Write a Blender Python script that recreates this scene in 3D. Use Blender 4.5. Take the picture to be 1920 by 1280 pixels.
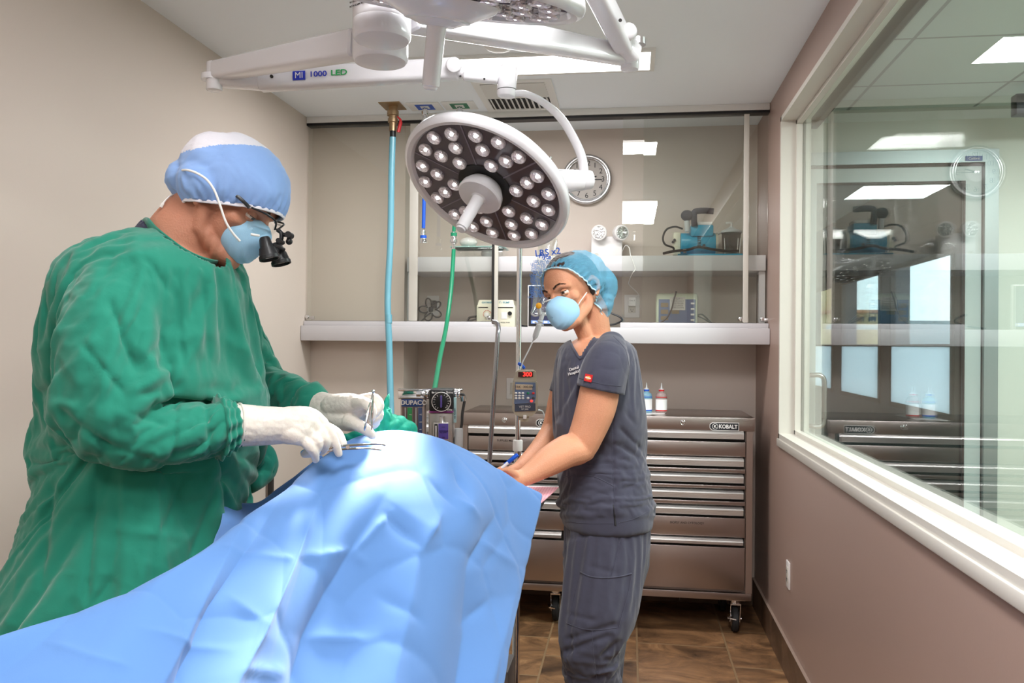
import bpy, bmesh, math, random
import numpy as np
from mathutils import Vector, Matrix, noise as mnoise
for o in list(bpy.data.objects): bpy.data.objects.remove(o)
SC = bpy.context.scene; COL = SC.collection
R = math.radians; PI = math.pi
V = Vector
# ------------------------------------------------------------------ camera
FPX = 1558.32; YAW, PITCH, ROLL = R(8.0627), R(0.3333), R(-0.5294); HCAM = 1.4201; PPX, PPY = 960.0, 635.78
_r0 = V((math.cos(YAW), math.sin(YAW), 0)); _f0 = V((-math.sin(YAW), math.cos(YAW), 0)); _u0 = V((0, 0, 1))
FWD = _f0*math.cos(PITCH) + _u0*math.sin(PITCH); _u1 = -_f0*math.sin(PITCH) + _u0*math.cos(PITCH)
RIGHT = _r0*math.cos(ROLL) - _u1*math.sin(ROLL); UP = _r0*math.sin(ROLL) + _u1*math.cos(ROLL)
CAM = V((0, 0, HCAM))
cd = bpy.data.cameras.new('camera'); cam = bpy.data.objects.new('camera', cd); COL.objects.link(cam)
cd.sensor_width = 36; cd.lens = FPX*36/1920; cd.shift_y = (PPY-640)/1920; cd.clip_start = .05
cam.matrix_world = Matrix(((RIGHT.x, UP.x, -FWD.x, 0), (RIGHT.y, UP.y, -FWD.y, 0), (RIGHT.z, UP.z, -FWD.z, HCAM), (0, 0, 0, 1)))
SC.camera = cam
# ------------------------------------------------------------------ view, world
SC.view_settings.view_transform = 'Standard'; SC.view_settings.look = 'None'
SC.view_settings.gamma = 1; SC.view_settings.use_curve_mapping = False
SC.view_settings.exposure = 0.2
wd = bpy.data.worlds.new('world'); SC.world = wd; wd.use_nodes = True
wn = wd.node_tree.nodes; bg = wn['Background']
bg.inputs[0].default_value = (.84, .92, 1.0, 1); bg.inputs[1].default_value = 4.5
# ------------------------------------------------------------------ large lights (the ceiling panels, plus an added rear one, get their area light here)
def area(name, loc, sx, sy, power, col=(1, 1, 1), rot=(0, 0, 0)):
    l = bpy.data.lights.new(name, 'AREA'); l.shape = 'RECTANGLE'; l.size = sx; l.size_y = sy; l.energy = power; l.color = col
    o = bpy.data.objects.new(name, l); COL.objects.link(o); o.location = loc; o.rotation_euler = rot; return o
ZC = 2.639; XL, XR = -1.745, 0.6875; YB = 4.709; YFRONT = -1.7
area('ceiling_panel_glow_back', (-.45, 3.55, ZC-.03), 1.2, .30, 24, (1, 1, 1))
area('ceiling_panel_glow_near', (.07, 1.0, ZC-.03), .3, 1.2, 50, (1, 1, 1))
area('added_fill_rear', (-.55, -.6, ZC-.03), 1.2, .6, 12, (1, 1, 1))  # added soft fill from behind the camera, not a known panel
area('corridor_panel_glow', (2.0, 2.6, ZC-.03), .6, 1.2, 92, (.93, 1, 1))
# surgical lamp: a spot at the lamp head aimed at the drape
# ------------------------------------------------------------------ pixel -> world rays at an explicit depth
def ray(px, py): return FWD + RIGHT*((px-PPX)/FPX) - UP*((py-PPY)/FPX)
def at(px, py, zc): return CAM + ray(px, py)*zc
def atY(px, py, Y): d = ray(px, py); return CAM + d*(Y/d.y)
def atX(px, py, X): d = ray(px, py); return CAM + d*(X/d.x)
def atZ(px, py, Z): d = ray(px, py); return CAM + d*((Z-HCAM)/d.z)
def pxm(n, zc): return n*zc/FPX
# ------------------------------------------------------------------ materials
def lin(c):
    c = c/255.; return c/12.92 if c <= .04045 else ((c+.055)/1.055)**2.4
def S(r, g, b): return (lin(r), lin(g), lin(b), 1)
def mat(name, col, rough=.5, metal=0, spec=.5, bump=0, bscale=40, var=0, vscale=6, coat=0, sheen=0, sss=0, trans=0, ior=1.45, alpha=1, emit=None, estr=0, detail=4, stretch=(1, 1, 1), subcol=None):
    m = bpy.data.materials.new(name); m.use_nodes = True; nt = m.node_tree; n = nt.nodes; L = nt.links
    b = n['Principled BSDF']; b.inputs['Base Color'].default_value = col; b.inputs['Roughness'].default_value = rough
    b.inputs['Metallic'].default_value = metal; b.inputs['Specular IOR Level'].default_value = spec
    b.inputs['Coat Weight'].default_value = coat; b.inputs['Sheen Weight'].default_value = sheen
    b.inputs['Transmission Weight'].default_value = trans; b.inputs['IOR'].default_value = ior; b.inputs['Alpha'].default_value = alpha
    if sss:
        b.inputs['Subsurface Weight'].default_value = sss; b.inputs['Subsurface Radius'].default_value = subcol or (.9, .4, .25)
        b.inputs['Subsurface Scale'].default_value = .01
    if emit: b.inputs['Emission Color'].default_value = emit; b.inputs['Emission Strength'].default_value = estr
    if bump or var:
        tc = n.new('ShaderNodeTexCoord'); mp = n.new('ShaderNodeMapping'); mp.inputs['Scale'].default_value = stretch
        L.new(tc.outputs['Object'], mp.inputs[0])
    if bump:
        t = n.new('ShaderNodeTexNoise'); t.inputs['Scale'].default_value = bscale; t.inputs['Detail'].default_value = detail
        L.new(mp.outputs[0], t.inputs['Vector']); bp = n.new('ShaderNodeBump'); bp.inputs['Strength'].default_value = bump
        bp.inputs['Distance'].default_value = .01; L.new(t.outputs[0], bp.inputs['Height']); L.new(bp.outputs[0], b.inputs['Normal'])
    if var:
        t = n.new('ShaderNodeTexNoise'); t.inputs['Scale'].default_value = vscale; t.inputs['Detail'].default_value = 5
        L.new(mp.outputs[0], t.inputs['Vector']); hs = n.new('ShaderNodeHueSaturation'); hs.inputs['Color'].default_value = col
        mr = n.new('ShaderNodeMapRange'); mr.inputs[1].default_value = .3; mr.inputs[2].default_value = .7
        mr.inputs[3].default_value = 1-var; mr.inputs[4].default_value = 1+var
        L.new(t.outputs[0], mr.inputs[0]); L.new(mr.outputs[0], hs.inputs['Value']); L.new(hs.outputs[0], b.inputs['Base Color'])
    return m
def glass_mat(name, tint, f0=.045, rough=.0, refl=1.0):
    m = bpy.data.materials.new(name); m.use_nodes = True; nt = m.node_tree; n = nt.nodes; L = nt.links
    n.remove(n['Principled BSDF']); out = n['Material Output']
    tr = n.new('ShaderNodeBsdfTransparent'); tr.inputs[0].default_value = tint
    gl = n.new('ShaderNodeBsdfGlossy'); gl.inputs['Roughness'].default_value = rough; gl.inputs[0].default_value = (refl, refl, refl, 1)
    lw = n.new('ShaderNodeLayerWeight'); lw.inputs[0].default_value = .5
    pw = n.new('ShaderNodeMath'); pw.operation = 'POWER'; pw.inputs[1].default_value = 5; L.new(lw.outputs['Facing'], pw.inputs[0])
    ma = n.new('ShaderNodeMath'); ma.operation = 'MULTIPLY_ADD'; ma.inputs[1].default_value = 1-f0; ma.inputs[2].default_value = f0
    L.new(pw.outputs[0], ma.inputs[0]); mx = n.new('ShaderNodeMixShader')
    L.new(ma.outputs[0], mx.inputs[0]); L.new(tr.outputs[0], mx.inputs[1]); L.new(gl.outputs[0], mx.inputs[2]); L.new(mx.outputs[0], out.inputs[0])
    return m
M = {}
M['paint'] = mat('wall_paint', S(205, 192, 182), .55, spec=.3, bump=.03, bscale=300)
M['paint_right'] = mat('wall_paint_shaded', S(160, 136, 125), .38, spec=.45, bump=.02, bscale=200)  # same wall paint, darkened in colour for the weaker light on the right wall
M['ceil'] = mat('ceiling_paint', S(240, 246, 252), .7, spec=.2, bump=.03, bscale=200)
M['white'] = mat('white_enamel', S(236, 233, 232), .25, coat=.3)
M['whiteplastic'] = mat('white_plastic', S(226, 222, 220), .35)
M['laminate'] = mat('white_laminate', S(202, 199, 202), .3)
M['cream'] = mat('cream_plastic', S(218, 212, 192), .4)
M['trimwhite'] = mat('white_trim_paint', S(202, 197, 188), .35)
M['ceilw'] = mat('ceiling_fixture_white', S(228, 228, 226), .4)
M['black'] = mat('black_plastic', S(24, 24, 27), .4)
M['rubber'] = mat('black_rubber', S(28, 28, 30), .7)
M['dark'] = mat('dark_recess', S(36, 33, 32), .7)
M['steel'] = mat('brushed_steel', S(178, 168, 164), .28, metal=1, bump=.05, bscale=60, stretch=(1, 1, 60))
M['alu'] = mat('aluminium', S(200, 198, 198), .32, metal=1)
M['chrome'] = mat('chrome', S(225, 225, 228), .08, metal=1)
M['brass'] = mat('aged_brass', S(176, 150, 118), .35, metal=1)
M['glass'] = glass_mat('cabinet_glass', (.965, .978, .962, 1), .05)
M['wglass'] = glass_mat('window_glass', (.93, .975, .955, 1), .075)
M['clear'] = glass_mat('clear_plastic', (.93, .95, .95, 1), .10, .05)
M['red'] = mat('red_plastic', S(196, 34, 40), .4)
M['green'] = mat('green_rubber', S(10, 120, 84), .4)
M['blue'] = mat('blue_plastic', S(20, 82, 190), .4)
M['navy'] = mat('navy_print', S(44, 76, 140), .4)
M['ink'] = mat('black_ink', S(30, 30, 34), .6)
M['panel'] = mat('lit_diffuser', (1, 1, 1, 1), .5, emit=(1, .97, .95, 1), estr=6)
M['shadegrey'] = mat('dark_grey_shade', S(62, 60, 60), .6)
M['frosted'] = None
# ------------------------------------------------------------------ object helpers
ORG = {}
def tag(o, label=None, cat=None, group=None, kind=None):
    if label: o['label'] = label
    if cat: o['category'] = cat
    if group: o['group'] = group
    if kind: o['kind'] = kind
    return o
def thing(name, label, cat, loc, group=None):
    o = bpy.data.objects.new(name, None); COL.objects.link(o); o.location = loc; o.empty_display_size = .05
    ORG[o.name] = V(loc); return tag(o, label, cat, group)
def link(name, me, m, parent=None, smooth=None, label=None):
    o = bpy.data.objects.new(name, me); COL.objects.link(o)
    if m is not None:
        for x in (m if isinstance(m, (list, tuple)) else [m]): me.materials.append(x)
    if parent is not None:
        org = ORG[parent.name]; me.transform(Matrix.Translation(-org)); o.parent = parent; ORG[o.name] = org
    else: ORG[o.name] = V((0, 0, 0))
    if smooth is not None:
        me.shade_smooth() if smooth == 1 else me.shade_smooth()
        if smooth != 1:
            me.set_sharp_from_angle(angle=R(smooth))
    if label: o['label'] = label
    return o
def frame_axes(d, up=V((0, 0, 1))):
    d = V(d).normalized(); 
    if abs(d.dot(up)) > .98: up = V((1, 0, 0))
    x = up.cross(d).normalized(); y = d.cross(x).normalized(); return x, y, d
class MB:
    def __init__(s): s.v = []; s.f = []; s.mi = []; s.cm = 0
    def m(s, i): s.cm = i; return s
    def add(s, vs, fs):
        k = len(s.v); s.v += [tuple(v) for v in vs]; s.f += [tuple(i+k for i in f) for f in fs]; s.mi += [s.cm]*len(fs); return s
    def box(s, a, b, bev=0):
        a = V(a); b = V(b); lo = V([min(a[i], b[i]) for i in range(3)]); hi = V([max(a[i], b[i]) for i in range(3)])
        return s.obox((lo+hi)/2, (hi-lo), None, bev)
    def obox(s, c, size, axes=None, bev=0):
        c = V(c); ax = axes or (V((1, 0, 0)), V((0, 1, 0)), V((0, 0, 1)))
        bm = bmesh.new(); bmesh.ops.create_cube(bm, size=1)
        for v in bm.verts: v.co = V((v.co.x*size[0], v.co.y*size[1], v.co.z*size[2]))
        if bev > 0:
            bmesh.ops.bevel(bm, geom=bm.edges[:], offset=min(bev, min(size)*.45), segments=2, profile=.5, affect='EDGES')
        bm.verts.index_update()
        s.add([c+ax[0]*v.co.x+ax[1]*v.co.y+ax[2]*v.co.z for v in bm.verts], [[v.index for v in f.verts] for f in bm.faces]); bm.free(); return s
    def rings(s, rings, cap=True, close=False):
        n = len(rings[0]); vs = [p for r in rings for p in r]; fs = []
        m = len(rings)
        for i in range(m-1+(1 if close else 0)):
            for j in range(n):
                a = i*n+j; b = i*n+(j+1) % n; c = ((i+1) % m)*n+(j+1) % n; d = ((i+1) % m)*n+j; fs.append((a, b, c, d))
        if cap and not close: fs.append(tuple(range(n-1, -1, -1))); fs.append(tuple((m-1)*n+j for j in range(n)))
        return s.add(vs, fs)
    def cyl(s, a, b, r, r2=None, seg=20, bev=0, cap=True):
        a = V(a); b = V(b); r2 = r if r2 is None else r2; x, y, d = frame_axes(b-a); L = (b-a).length
        prof = [(0, r), (L, r2)] if not bev else [(0, r-bev), (bev*.3, r-bev*.3), (bev, r), (L-bev, r2), (L-bev*.3, r2-bev*.3), (L, r2-bev)]
        return s.rings([[a+d*t+(x*math.cos(2*PI*k/seg)+y*math.sin(2*PI*k/seg))*rr for k in range(seg)] for t, rr in prof], cap)
    def lathe(s, o, d, prof, seg=32, cap=True):
        o = V(o); x, y, d = frame_axes(d)
        return s.rings([[o+d*t+(x*math.cos(2*PI*k/seg)+y*math.sin(2*PI*k/seg))*max(rr, 1e-4) for k in range(seg)] for t, rr in prof], cap)
    def sph(s, c, r, axes=None, seg=16, rg=10):
        c = V(c); r = (r, r, r) if not hasattr(r, '__len__') else r; ax = axes or (V((1, 0, 0)), V((0, 1, 0)), V((0, 0, 1)))
        return s.rings([[c+ax[0]*(r[0]*math.sin(t)*math.cos(2*PI*k/seg))+ax[1]*(r[1]*math.sin(t)*math.sin(2*PI*k/seg))+ax[2]*(-r[2]*math.cos(t)) for k in range(seg)] for t in [PI*max(.003, min(.997, i/rg)) for i in range(rg+1)]])
    def tube(s, pts, r, seg=10, cap=True, flat=None, up=None):
        pts = [V(p) for p in pts]; n = len(pts); rs = r if hasattr(r, '__len__') else [r]*n; rings = []
        t0 = (pts[1]-pts[0]).normalized(); x, y, _ = frame_axes(t0, up or V((0, 0, 1)))
        for i in range(n):
            t = ((pts[min(i+1, n-1)]-pts[max(i-1, 0)])).normalized()
            x = (x-t*x.dot(t)).normalized(); y = t.cross(x)
            fx, fy = flat or (1, 1)
            rings.append([pts[i]+(x*math.cos(2*PI*k/seg)*fx+y*math.sin(2*PI*k/seg)*fy)*rs[i] for k in range(seg)])
        return s.rings(rings, cap)
    def torus(s, c, d, R_, r, seg=48, rs=12, sy=1):
        c = V(c); x, y, d = frame_axes(d)
        return s.rings([[c+(x*math.cos(a)+y*math.sin(a))*(R_+r*math.cos(2*PI*k/rs))+d*(r*sy*math.sin(2*PI*k/rs)) for k in range(rs)] for a in [2*PI*i/seg for i in range(seg)]], False, True)
    def prism(s, poly, vec):
        vec = V(vec); n = len(poly); P = [V(p) for p in poly]
        return s.add(P+[p+vec for p in P], [tuple(range(n-1, -1, -1)), tuple(range(n, 2*n))]+[(i, (i+1) % n, n+(i+1) % n, n+i) for i in range(n)])
    def mesh(s, name='m'):
        me = bpy.data.meshes.new(name); me.from_pydata(s.v, [], s.f)
        if any(s.mi): me.polygons.foreach_set('material_index', s.mi)
        bm = bmesh.new(); bm.from_mesh(me); bmesh.ops.recalc_face_normals(bm, faces=bm.faces); bm.to_mesh(me); bm.free()
        me.update(); return me
    def build(s, name, m, parent=None, smooth=35, label=None): return link(name, s.mesh(name), m, parent, smooth, label)
def smooth_path(pts, n=8, tan=None):
    P = [V(p) for p in pts]; out = []
    for i in range(len(P)-1):
        p0 = P[max(i-1, 0)]; p1 = P[i]; p2 = P[i+1]; p3 = P[min(i+2, len(P)-1)]
        for k in range(n):
            t = k/n; out.append(.5*((2*p1)+(p2-p0)*t+(2*p0-5*p1+4*p2-p3)*t*t+(-p0+3*p1-3*p2+p3)*t**3))
    out.append(P[-1]); return out
def text(name, s, org, xd, yd, size, m, parent, ext=.0004, align='CENTER', bold=0, sx=1.0):
    cu = bpy.data.curves.new('t', 'FONT'); cu.body = s; cu.size = size; cu.align_x = align; cu.align_y = 'CENTER'; cu.extrude = ext; cu.offset = bold; cu.resolution_u = 3
    o = bpy.data.objects.new('t', cu); COL.objects.link(o); bpy.context.view_layer.update()
    me = bpy.data.meshes.new_from_object(o.evaluated_get(bpy.context.evaluated_depsgraph_get())); bpy.data.objects.remove(o); bpy.data.curves.remove(cu)
    xd = V(xd).normalized(); yd = V(yd); yd = (yd-xd*yd.dot(xd)).normalized(); zd = xd.cross(yd); org = V(org)
    me.transform(Matrix(((xd.x*sx, yd.x, zd.x, org.x), (xd.y*sx, yd.y, zd.y, org.y), (xd.z*sx, yd.z, zd.z, org.z), (0, 0, 0, 1))))
    me.materials.clear(); return link(name, me, m, parent)
def struct(name, mb, m, smooth=None): o = mb.build(name, m, None, smooth); o['kind'] = 'structure'; return o
def copy_tree(o, parent=None, loc=None, label=None):
    c = o.copy(); COL.objects.link(c); ORG[c.name] = ORG.get(o.name, V((0, 0, 0)))
    if parent is not None: c.parent = parent
    for ch in [x for x in bpy.data.objects if x.parent == o and x != c]: copy_tree(ch, c)
    if loc is not None: c.location = loc
    if label: c['label'] = label
    return c
X_, Y_, Z_ = V((1, 0, 0)), V((0, 1, 0)), V((0, 0, 1))
# ================================================================== ROOM SHELL
def floor_mat():
    m = bpy.data.materials.new('slate_look_tile'); m.use_nodes = True; nt = m.node_tree; n = nt.nodes; L = nt.links; b = n['Principled BSDF']
    tc = n.new('ShaderNodeTexCoord'); mp = n.new('ShaderNodeMapping'); mp.inputs['Rotation'].default_value = (0, 0, R(90)); mp.inputs['Location'].default_value = (.03, -.046+.42*10, 0)
    L.new(tc.outputs['Object'], mp.inputs[0])
    br = n.new('ShaderNodeTexBrick'); br.offset = .5; br.inputs['Scale'].default_value = 1; br.inputs['Brick Width'].default_value = .47; br.inputs['Row Height'].default_value = .42
    br.inputs['Mortar Size'].default_value = .005; br.inputs['Mortar Smooth'].default_value = .2; br.inputs['Color1'].default_value = (0, 0, 0, 1); br.inputs['Color2'].default_value = (1, 1, 1, 1)
    L.new(mp.outputs[0], br.inputs[0])
    # per tile shift of the noise
    ad = n.new('ShaderNodeVectorMath'); ad.operation = 'MULTIPLY_ADD'; ad.inputs[1].default_value = (7, 5, 3); L.new(br.outputs['Color'], ad.inputs[0]); L.new(tc.outputs['Object'], ad.inputs[2])
    n1 = n.new('ShaderNodeTexNoise'); n1.inputs['Scale'].default_value = 3.4; n1.inputs['Detail'].default_value = 9; n1.inputs['Roughness'].default_value = .62; n1.inputs['Distortion'].default_value = 1.2
    mp2 = n.new('ShaderNodeMapping'); mp2.inputs['Rotation'].default_value = (0, 0, R(30)); mp2.inputs['Scale'].default_value = (1, 1.5, 1); L.new(ad.outputs[0], mp2.inputs[0]); L.new(mp2.outputs[0], n1.inputs[0])
    cr = n.new('ShaderNodeValToRGB'); e = cr.color_ramp.elements
    e[0].position = .30; e[0].color = S(66, 47, 32); e[1].position = .72; e[1].color = S(184, 148, 108)
    k = e.new(.45); k.color = S(112, 82, 56); k = e.new(.58); k.color = S(146, 108, 74)
    L.new(n1.outputs[0], cr.inputs[0]); mx = n.new('ShaderNodeMix'); mx.data_type = 'RGBA'; mx.inputs[7].default_value = S(140, 114, 84)
    L.new(br.outputs['Fac'], mx.inputs[0]); L.new(cr.outputs[0], mx.inputs[6]); L.new(mx.outputs[2], b.inputs['Base Color'])
    sb = n.new('ShaderNodeMath'); sb.operation = 'SUBTRACT'; L.new(n1.outputs[0], sb.inputs[0]); L.new(br.outputs['Fac'], sb.inputs[1])
    bp = n.new('ShaderNodeBump'); bp.inputs['Strength'].default_value = .5; bp.inputs['Distance'].default_value = .008; L.new(sb.outputs[0], bp.inputs['Height']); L.new(bp.outputs[0], b.inputs['Normal'])
    b.inputs['Roughness'].default_value = .42; return m
M['tile'] = floor_mat()
M['basetile'] = mat('baseboard_tile', S(96, 74, 58), .4, bump=.3, bscale=14, var=.35, vscale=7)
XG = .78            # glass plane of the side window
XW2 = .815          # corridor face of the side wall
YW = 3.982; ZS = .9974; ZT = 2.481
YD = 4.47           # corridor end wall
struct('floor', MB().box((XL-.1, YFRONT-.1, -.08), (3.2, 12.5, 0)), M['tile'])
struct('ceiling', MB().box((XL-.1, YFRONT-.1, ZC), (XW2, YB+.1, ZC+.08)), M['ceil'])
struct('wall_left', MB().box((XL-.12, YFRONT-.1, 0), (XL, YB+.1, ZC)), M['paint'])
struct('wall_back', MB().box((XL, YB, 0), (XR, YB+.12, ZC)), M['paint'])
struct('wall_front', MB().box((XL, YFRONT-.12, 0), (XW2, YFRONT, ZC)), M['paint'])
wr = MB(); YN = -.6
wr.box((XR, YFRONT, 0), (XW2, YB+.12, ZS)); wr.box((XR, YFRONT, ZT), (XW2, YB+.12, ZC)); wr.box((XR, YW, ZS), (XW2, YB+.12, ZT)); wr.box((XR, YFRONT, ZS), (XW2, YN, ZT))
struct('wall_right', wr, M['paint_right'])
XCOL, YCOL = -1.2161, 4.392
struct('wall_column', MB().box((XL, YCOL, 0), (XCOL, YB, ZC)), M['paint'])
bb = MB()
y = YB-.01
while y > YFRONT+.02:
    y2 = max(YFRONT+.01, y-.30); bb.box((XR-.011, y2+.0025, 0), (XR, y, .150), .002); y = y2
struct('baseboard_right', bb, M['basetile'])
bb = MB(); x = XCOL
while x < XR-.02:
    x2 = min(XR-.012, x+.30); bb.box((x+.0025, YB-.011, 0), (x2, YB, .150), .002); x = x2
struct('baseboard_back', bb, M['basetile'])
struct('trim_1', MB().box((XR-.013, YFRONT, .150), (XR, YB, .1535), .001), mat('baseboard_edge', S(150, 130, 118), .3))
# ---- side window
w = MB(); t = .022
w.box((XR-.004, YN, ZS-.0), (XG+.03, YW, ZS+t)); w.box((XR-.004, YN, ZT-t), (XG+.03, YW, ZT))
w.box((XR-.004, YW-t, ZS), (XG+.03, YW, ZT)); w.box((XR-.004, YN, ZS), (XG+.03, YN+t, ZT))
# inner stops
w.box((XG-.03, YN, ZS+t), (XG-.004, YW-t, ZS+t+.018)); w.box((XG-.03, YN, ZT-t-.018), (XG-.004, YW-t, ZT-t)); w.box((XG-.03, YW-t-.018, ZS+t), (XG-.004, YW-t, ZT-t))
w.box((XG+.008, YN, ZS+t), (XG+.03, YW-t, ZS+t+.012)); w.box((XG+.008, YW-t-.03, ZS+t), (XG+.03, YW-t, ZT-t))
w1 = struct('window_1', w, M['trimwhite'])
gp = MB().box((XG-.003, YN+t, ZS+t), (XG+.003, YW-t, ZT-t)).build('window_pane', M['wglass'], w1)
MB().box((XR-.012, YN, ZS-.035), (XR+.0, YW, ZS+.0), .004).build('window_sill', M['trimwhite'], w1)
# ---- corridor beyond the window
M['corridor'] = mat('corridor_paint', S(200, 206, 196), .6)
struct('wall_corridor_end', MB().box((XW2, YD, 0), (.85, YD+.1, ZC)).box((1.822, YD, 0), (3.0, YD+.1, ZC)).box((.85, YD, 2.42), (1.822, YD+.1, ZC)), M['corridor'])
struct('wall_corridor_far', MB().box((3.0, YFRONT-.1, 0), (3.1, YD+.1, ZC)), M['corridor'])
struct('wall_corridor_near', MB().box((XW2, YFRONT-.2, 0), (3.0, YFRONT-.1, ZC)), M['corridor'])
def ceil_grid():
    m = mat('suspended_ceiling', S(196, 214, 208), .75); nt = m.node_tree; n = nt.nodes; L = nt.links
    tc = n.new('ShaderNodeTexCoord'); br = n.new('ShaderNodeTexBrick'); br.offset = 0; br.inputs['Scale'].default_value = 1; br.inputs['Brick Width'].default_value = .61; br.inputs['Row Height'].default_value = .61
    br.inputs['Mortar Size'].default_value = .008; br.inputs['Color1'].default_value = br.inputs['Color2'].default_value = S(200, 216, 210); br.inputs['Mortar'].default_value = S(140, 150, 146)
    mp = n.new('ShaderNodeMapping'); mp.inputs['Location'].default_value = (.12, .2, 0)
    L.new(tc.outputs['Object'], mp.inputs[0]); L.new(mp.outputs[0], br.inputs[0]); L.new(br.outputs[0], n['Principled BSDF'].inputs['Base Color']); return m
struct('ceiling_corridor', MB().box((XW2, YFRONT-.1, ZC), (3.1, YD+.1, ZC+.06)), ceil_grid())
# ================================================================== SHELVES AND GLASS CASE
YS = 4.2414; YT = 4.3017; ZSB, ZST = 1.4288, 1.5095; ZUB, ZUT = 1.803, 1.883
t = thing('wall_shelf', 'long white laminate shelf above the steel drawer chest, the lower of the two', 'shelf', (XL, YS, ZSB))
MB().box((XL+.002, YS, ZSB), (XR-.002, YB-.002, ZST), .003).build('shelf_board', M['laminate'], t)
t = thing('upper_shelf', 'short white laminate shelf inside the glass case, carrying the teal suction pump', 'shelf', (-1.1, YT+.04, ZUB))
xl = atY(763, 490, YT+.04).x; xr2 = atY(1436, 490, YT+.04).x
MB().box((xl, YT+.04, ZUB), (xr2, YB-.002, ZUT), .003).build('shelf_board', M['laminate'], t)
for q0, q1 in ((xr2-.03, xr2), (xl, xl+.03)): MB().box((q0, YT+.06, ZST), (q1, YT+.10, ZUB-.001)).build('shelf_support', M['laminate'], t)
# top track and ledge rails
t = thing('sliding_door_track', 'slim white ceiling track with a dark groove that guides the glass doors', 'track', (XL, YT, ZC-.045))
MB().box((XL+.002, YT-.012, ZC-.033), (XR-.002, YT+.06, ZC), .002).build('track_cover', M['ceilw'], t)
MB().box((XL+.002, YT-.006, ZC-.046), (XR-.002, YT+.055, ZC-.0335)).build('groove', M['black'], t)
XA = atY(926, 600, YT).x; XB_ = atY(1163, 600, YT).x
ZR = ZST+.026
t = thing('ledge_rail', 'white rail along the shelf edge under the left glass doors', 'rail', (XL, YT, ZST), 'ledge rails')
MB().box((XL+.002, YT-.02, ZST+.0005), (XA, YT+.06, ZR), .002).build('rail_body', M['laminate'], t)
MB().box((XL+.004, YT-.001, ZR), (XA-.002, YT+.04, ZR+.002)).build('rail_groove', M['shadegrey'], t)
t = thing('ledge_rail', 'white rail along the shelf edge under the right glass doors', 'rail', (XR, YT, ZST), 'ledge rails')
MB().box((XB_, YT-.02, ZST+.0005), (XR-.002, YT+.06, ZR), .002).build('rail_body', M['laminate'], t)
MB().box((XB_+.002, YT-.001, ZR), (XR-.004, YT+.04, ZR+.002)).build('rail_groove', M['shadegrey'], t)
def gdoor(x0, x1, y, label, frame=None, knob=None):
    t = thing('glass_door', label, 'glass door', (x0, y, ZR), 'sliding glass doors')
    MB().box((x0, y-.003, ZR+.003), (x1, y+.003, ZC-.05)).build('glass_pane', M['glass'], t)
    if frame:
        for fx in frame: MB().box((fx[0], y-.013, ZR+.003), (fx[1], y-.0035, ZC-.05), .002).build('edge_strip', fx[2], t)
    if knob:
        for kx in knob:
            k = MB(); k.cyl((kx, y-.004, ZR+.022), (kx, y-.016, ZR+.022), .011, seg=20, bev=.003).build('roller', M['chrome'], t)
            MB().box((kx+.008, y-.012, ZR+.008), (kx+.04, y-.004, ZR+.026), .002).build('roller_bracket', M['alu'], t)
X = lambda px, y=600, Y=YT: atY(px, y, Y).x
gdoor(XL+.01, X(783, 400), YT+.010, 'leftmost sliding glass door, beside the left wall, its right edge a pale strip', [(X(768, 400), X(784, 400), M['trimwhite'])], [X(576)])
gdoor(X(784, 400), X(930, 400), YT+.028, 'sliding glass door behind the surgical lamp, ending at a dark strip above the heat therapy pump', [(X(922, 400), X(927, 400), M['dark']), (X(927, 400), X(934, 400), M['trimwhite'])], [X(915)])
gdoor(X(1167, 400), X(1405, 400), YT+.010, 'wide sliding glass door in front of the teal suction pump', [(X(1394, 400), X(1404, 400), M['trimwhite'])], [X(1388)])
gdoor(X(1206, 400), X(1441, 400), YT+.028, 'rightmost sliding glass door, beside the right wall', None, [X(1430)])
# ================================================================== CEILING FIXTURES
def ceiling_light(name, label, x0, x1, y0, y1):
    t = thing(name, label, 'ceiling light', ((x0+x1)/2, (y0+y1)/2, ZC), 'ceiling light panels')
    f = MB(); b = .02
    f.box((x0-b, y0-b, ZC-.012), (x1+b, y0, ZC)); f.box((x0-b, y1, ZC-.012), (x1+b, y1+b, ZC)); f.box((x0-b, y0, ZC-.012), (x0, y1, ZC)); f.box((x1, y0, ZC-.012), (x1+b, y1, ZC))
    f.build('light_frame', M['ceilw'], t); MB().box((x0, y0, ZC-.010), (x1, y1, ZC-.002)).build('diffuser', M['panel'], t)
a = atZ(1218, 126, ZC); b_ = atZ(1225, 92, ZC)
print('panel', a, b_)
ceiling_light('ceiling_light', 'bright white ceiling light panel above the lamp arms', a.x-1.2, a.x, b_.y, a.y)
ceiling_light('ceiling_light', 'bright ceiling light panel running lengthwise above the photographer', -.08, .22, .4, 1.6)
ceiling_light('ceiling_light', 'added unseen ceiling light panel at the rear of the room', -1.15, .05, -.9, -.3)  # unseen panel added to go with the rear fill light
# vent
t = thing('ceiling_vent', 'white ceiling air register with two sets of louvres behind the lamp arm joint', 'vent', tuple(atZ(975, 178, ZC)))
vx0 = atZ(905, 190, ZC).x; vx1 = atZ(1046, 190, ZC).x; vy1 = atZ(975, 206, ZC).y; vy0 = atZ(975, 149, ZC).y
print('vent', vx0, vx1, vy0, vy1)
b = .035
f = MB(); f.box((vx0, vy0, ZC-.006), (vx1, vy0+b, ZC)); f.box((vx0, vy1-b, ZC-.006), (vx1, vy1, ZC)); f.box((vx0, vy0+b, ZC-.006), (vx0+b, vy1-b, ZC)); f.box((vx1-b, vy0+b, ZC-.006), (vx1, vy1-b, ZC))
f.build('vent_frame', M['ceilw'], t)
MB().box((vx0+b, vy0+b, ZC-.0018), (vx1-b, vy1-b, ZC-.0005)).build('duct_opening', M['dark'], t)
ym = vy0+(vy1-vy0)*.53
s = MB(); k = 6
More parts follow.
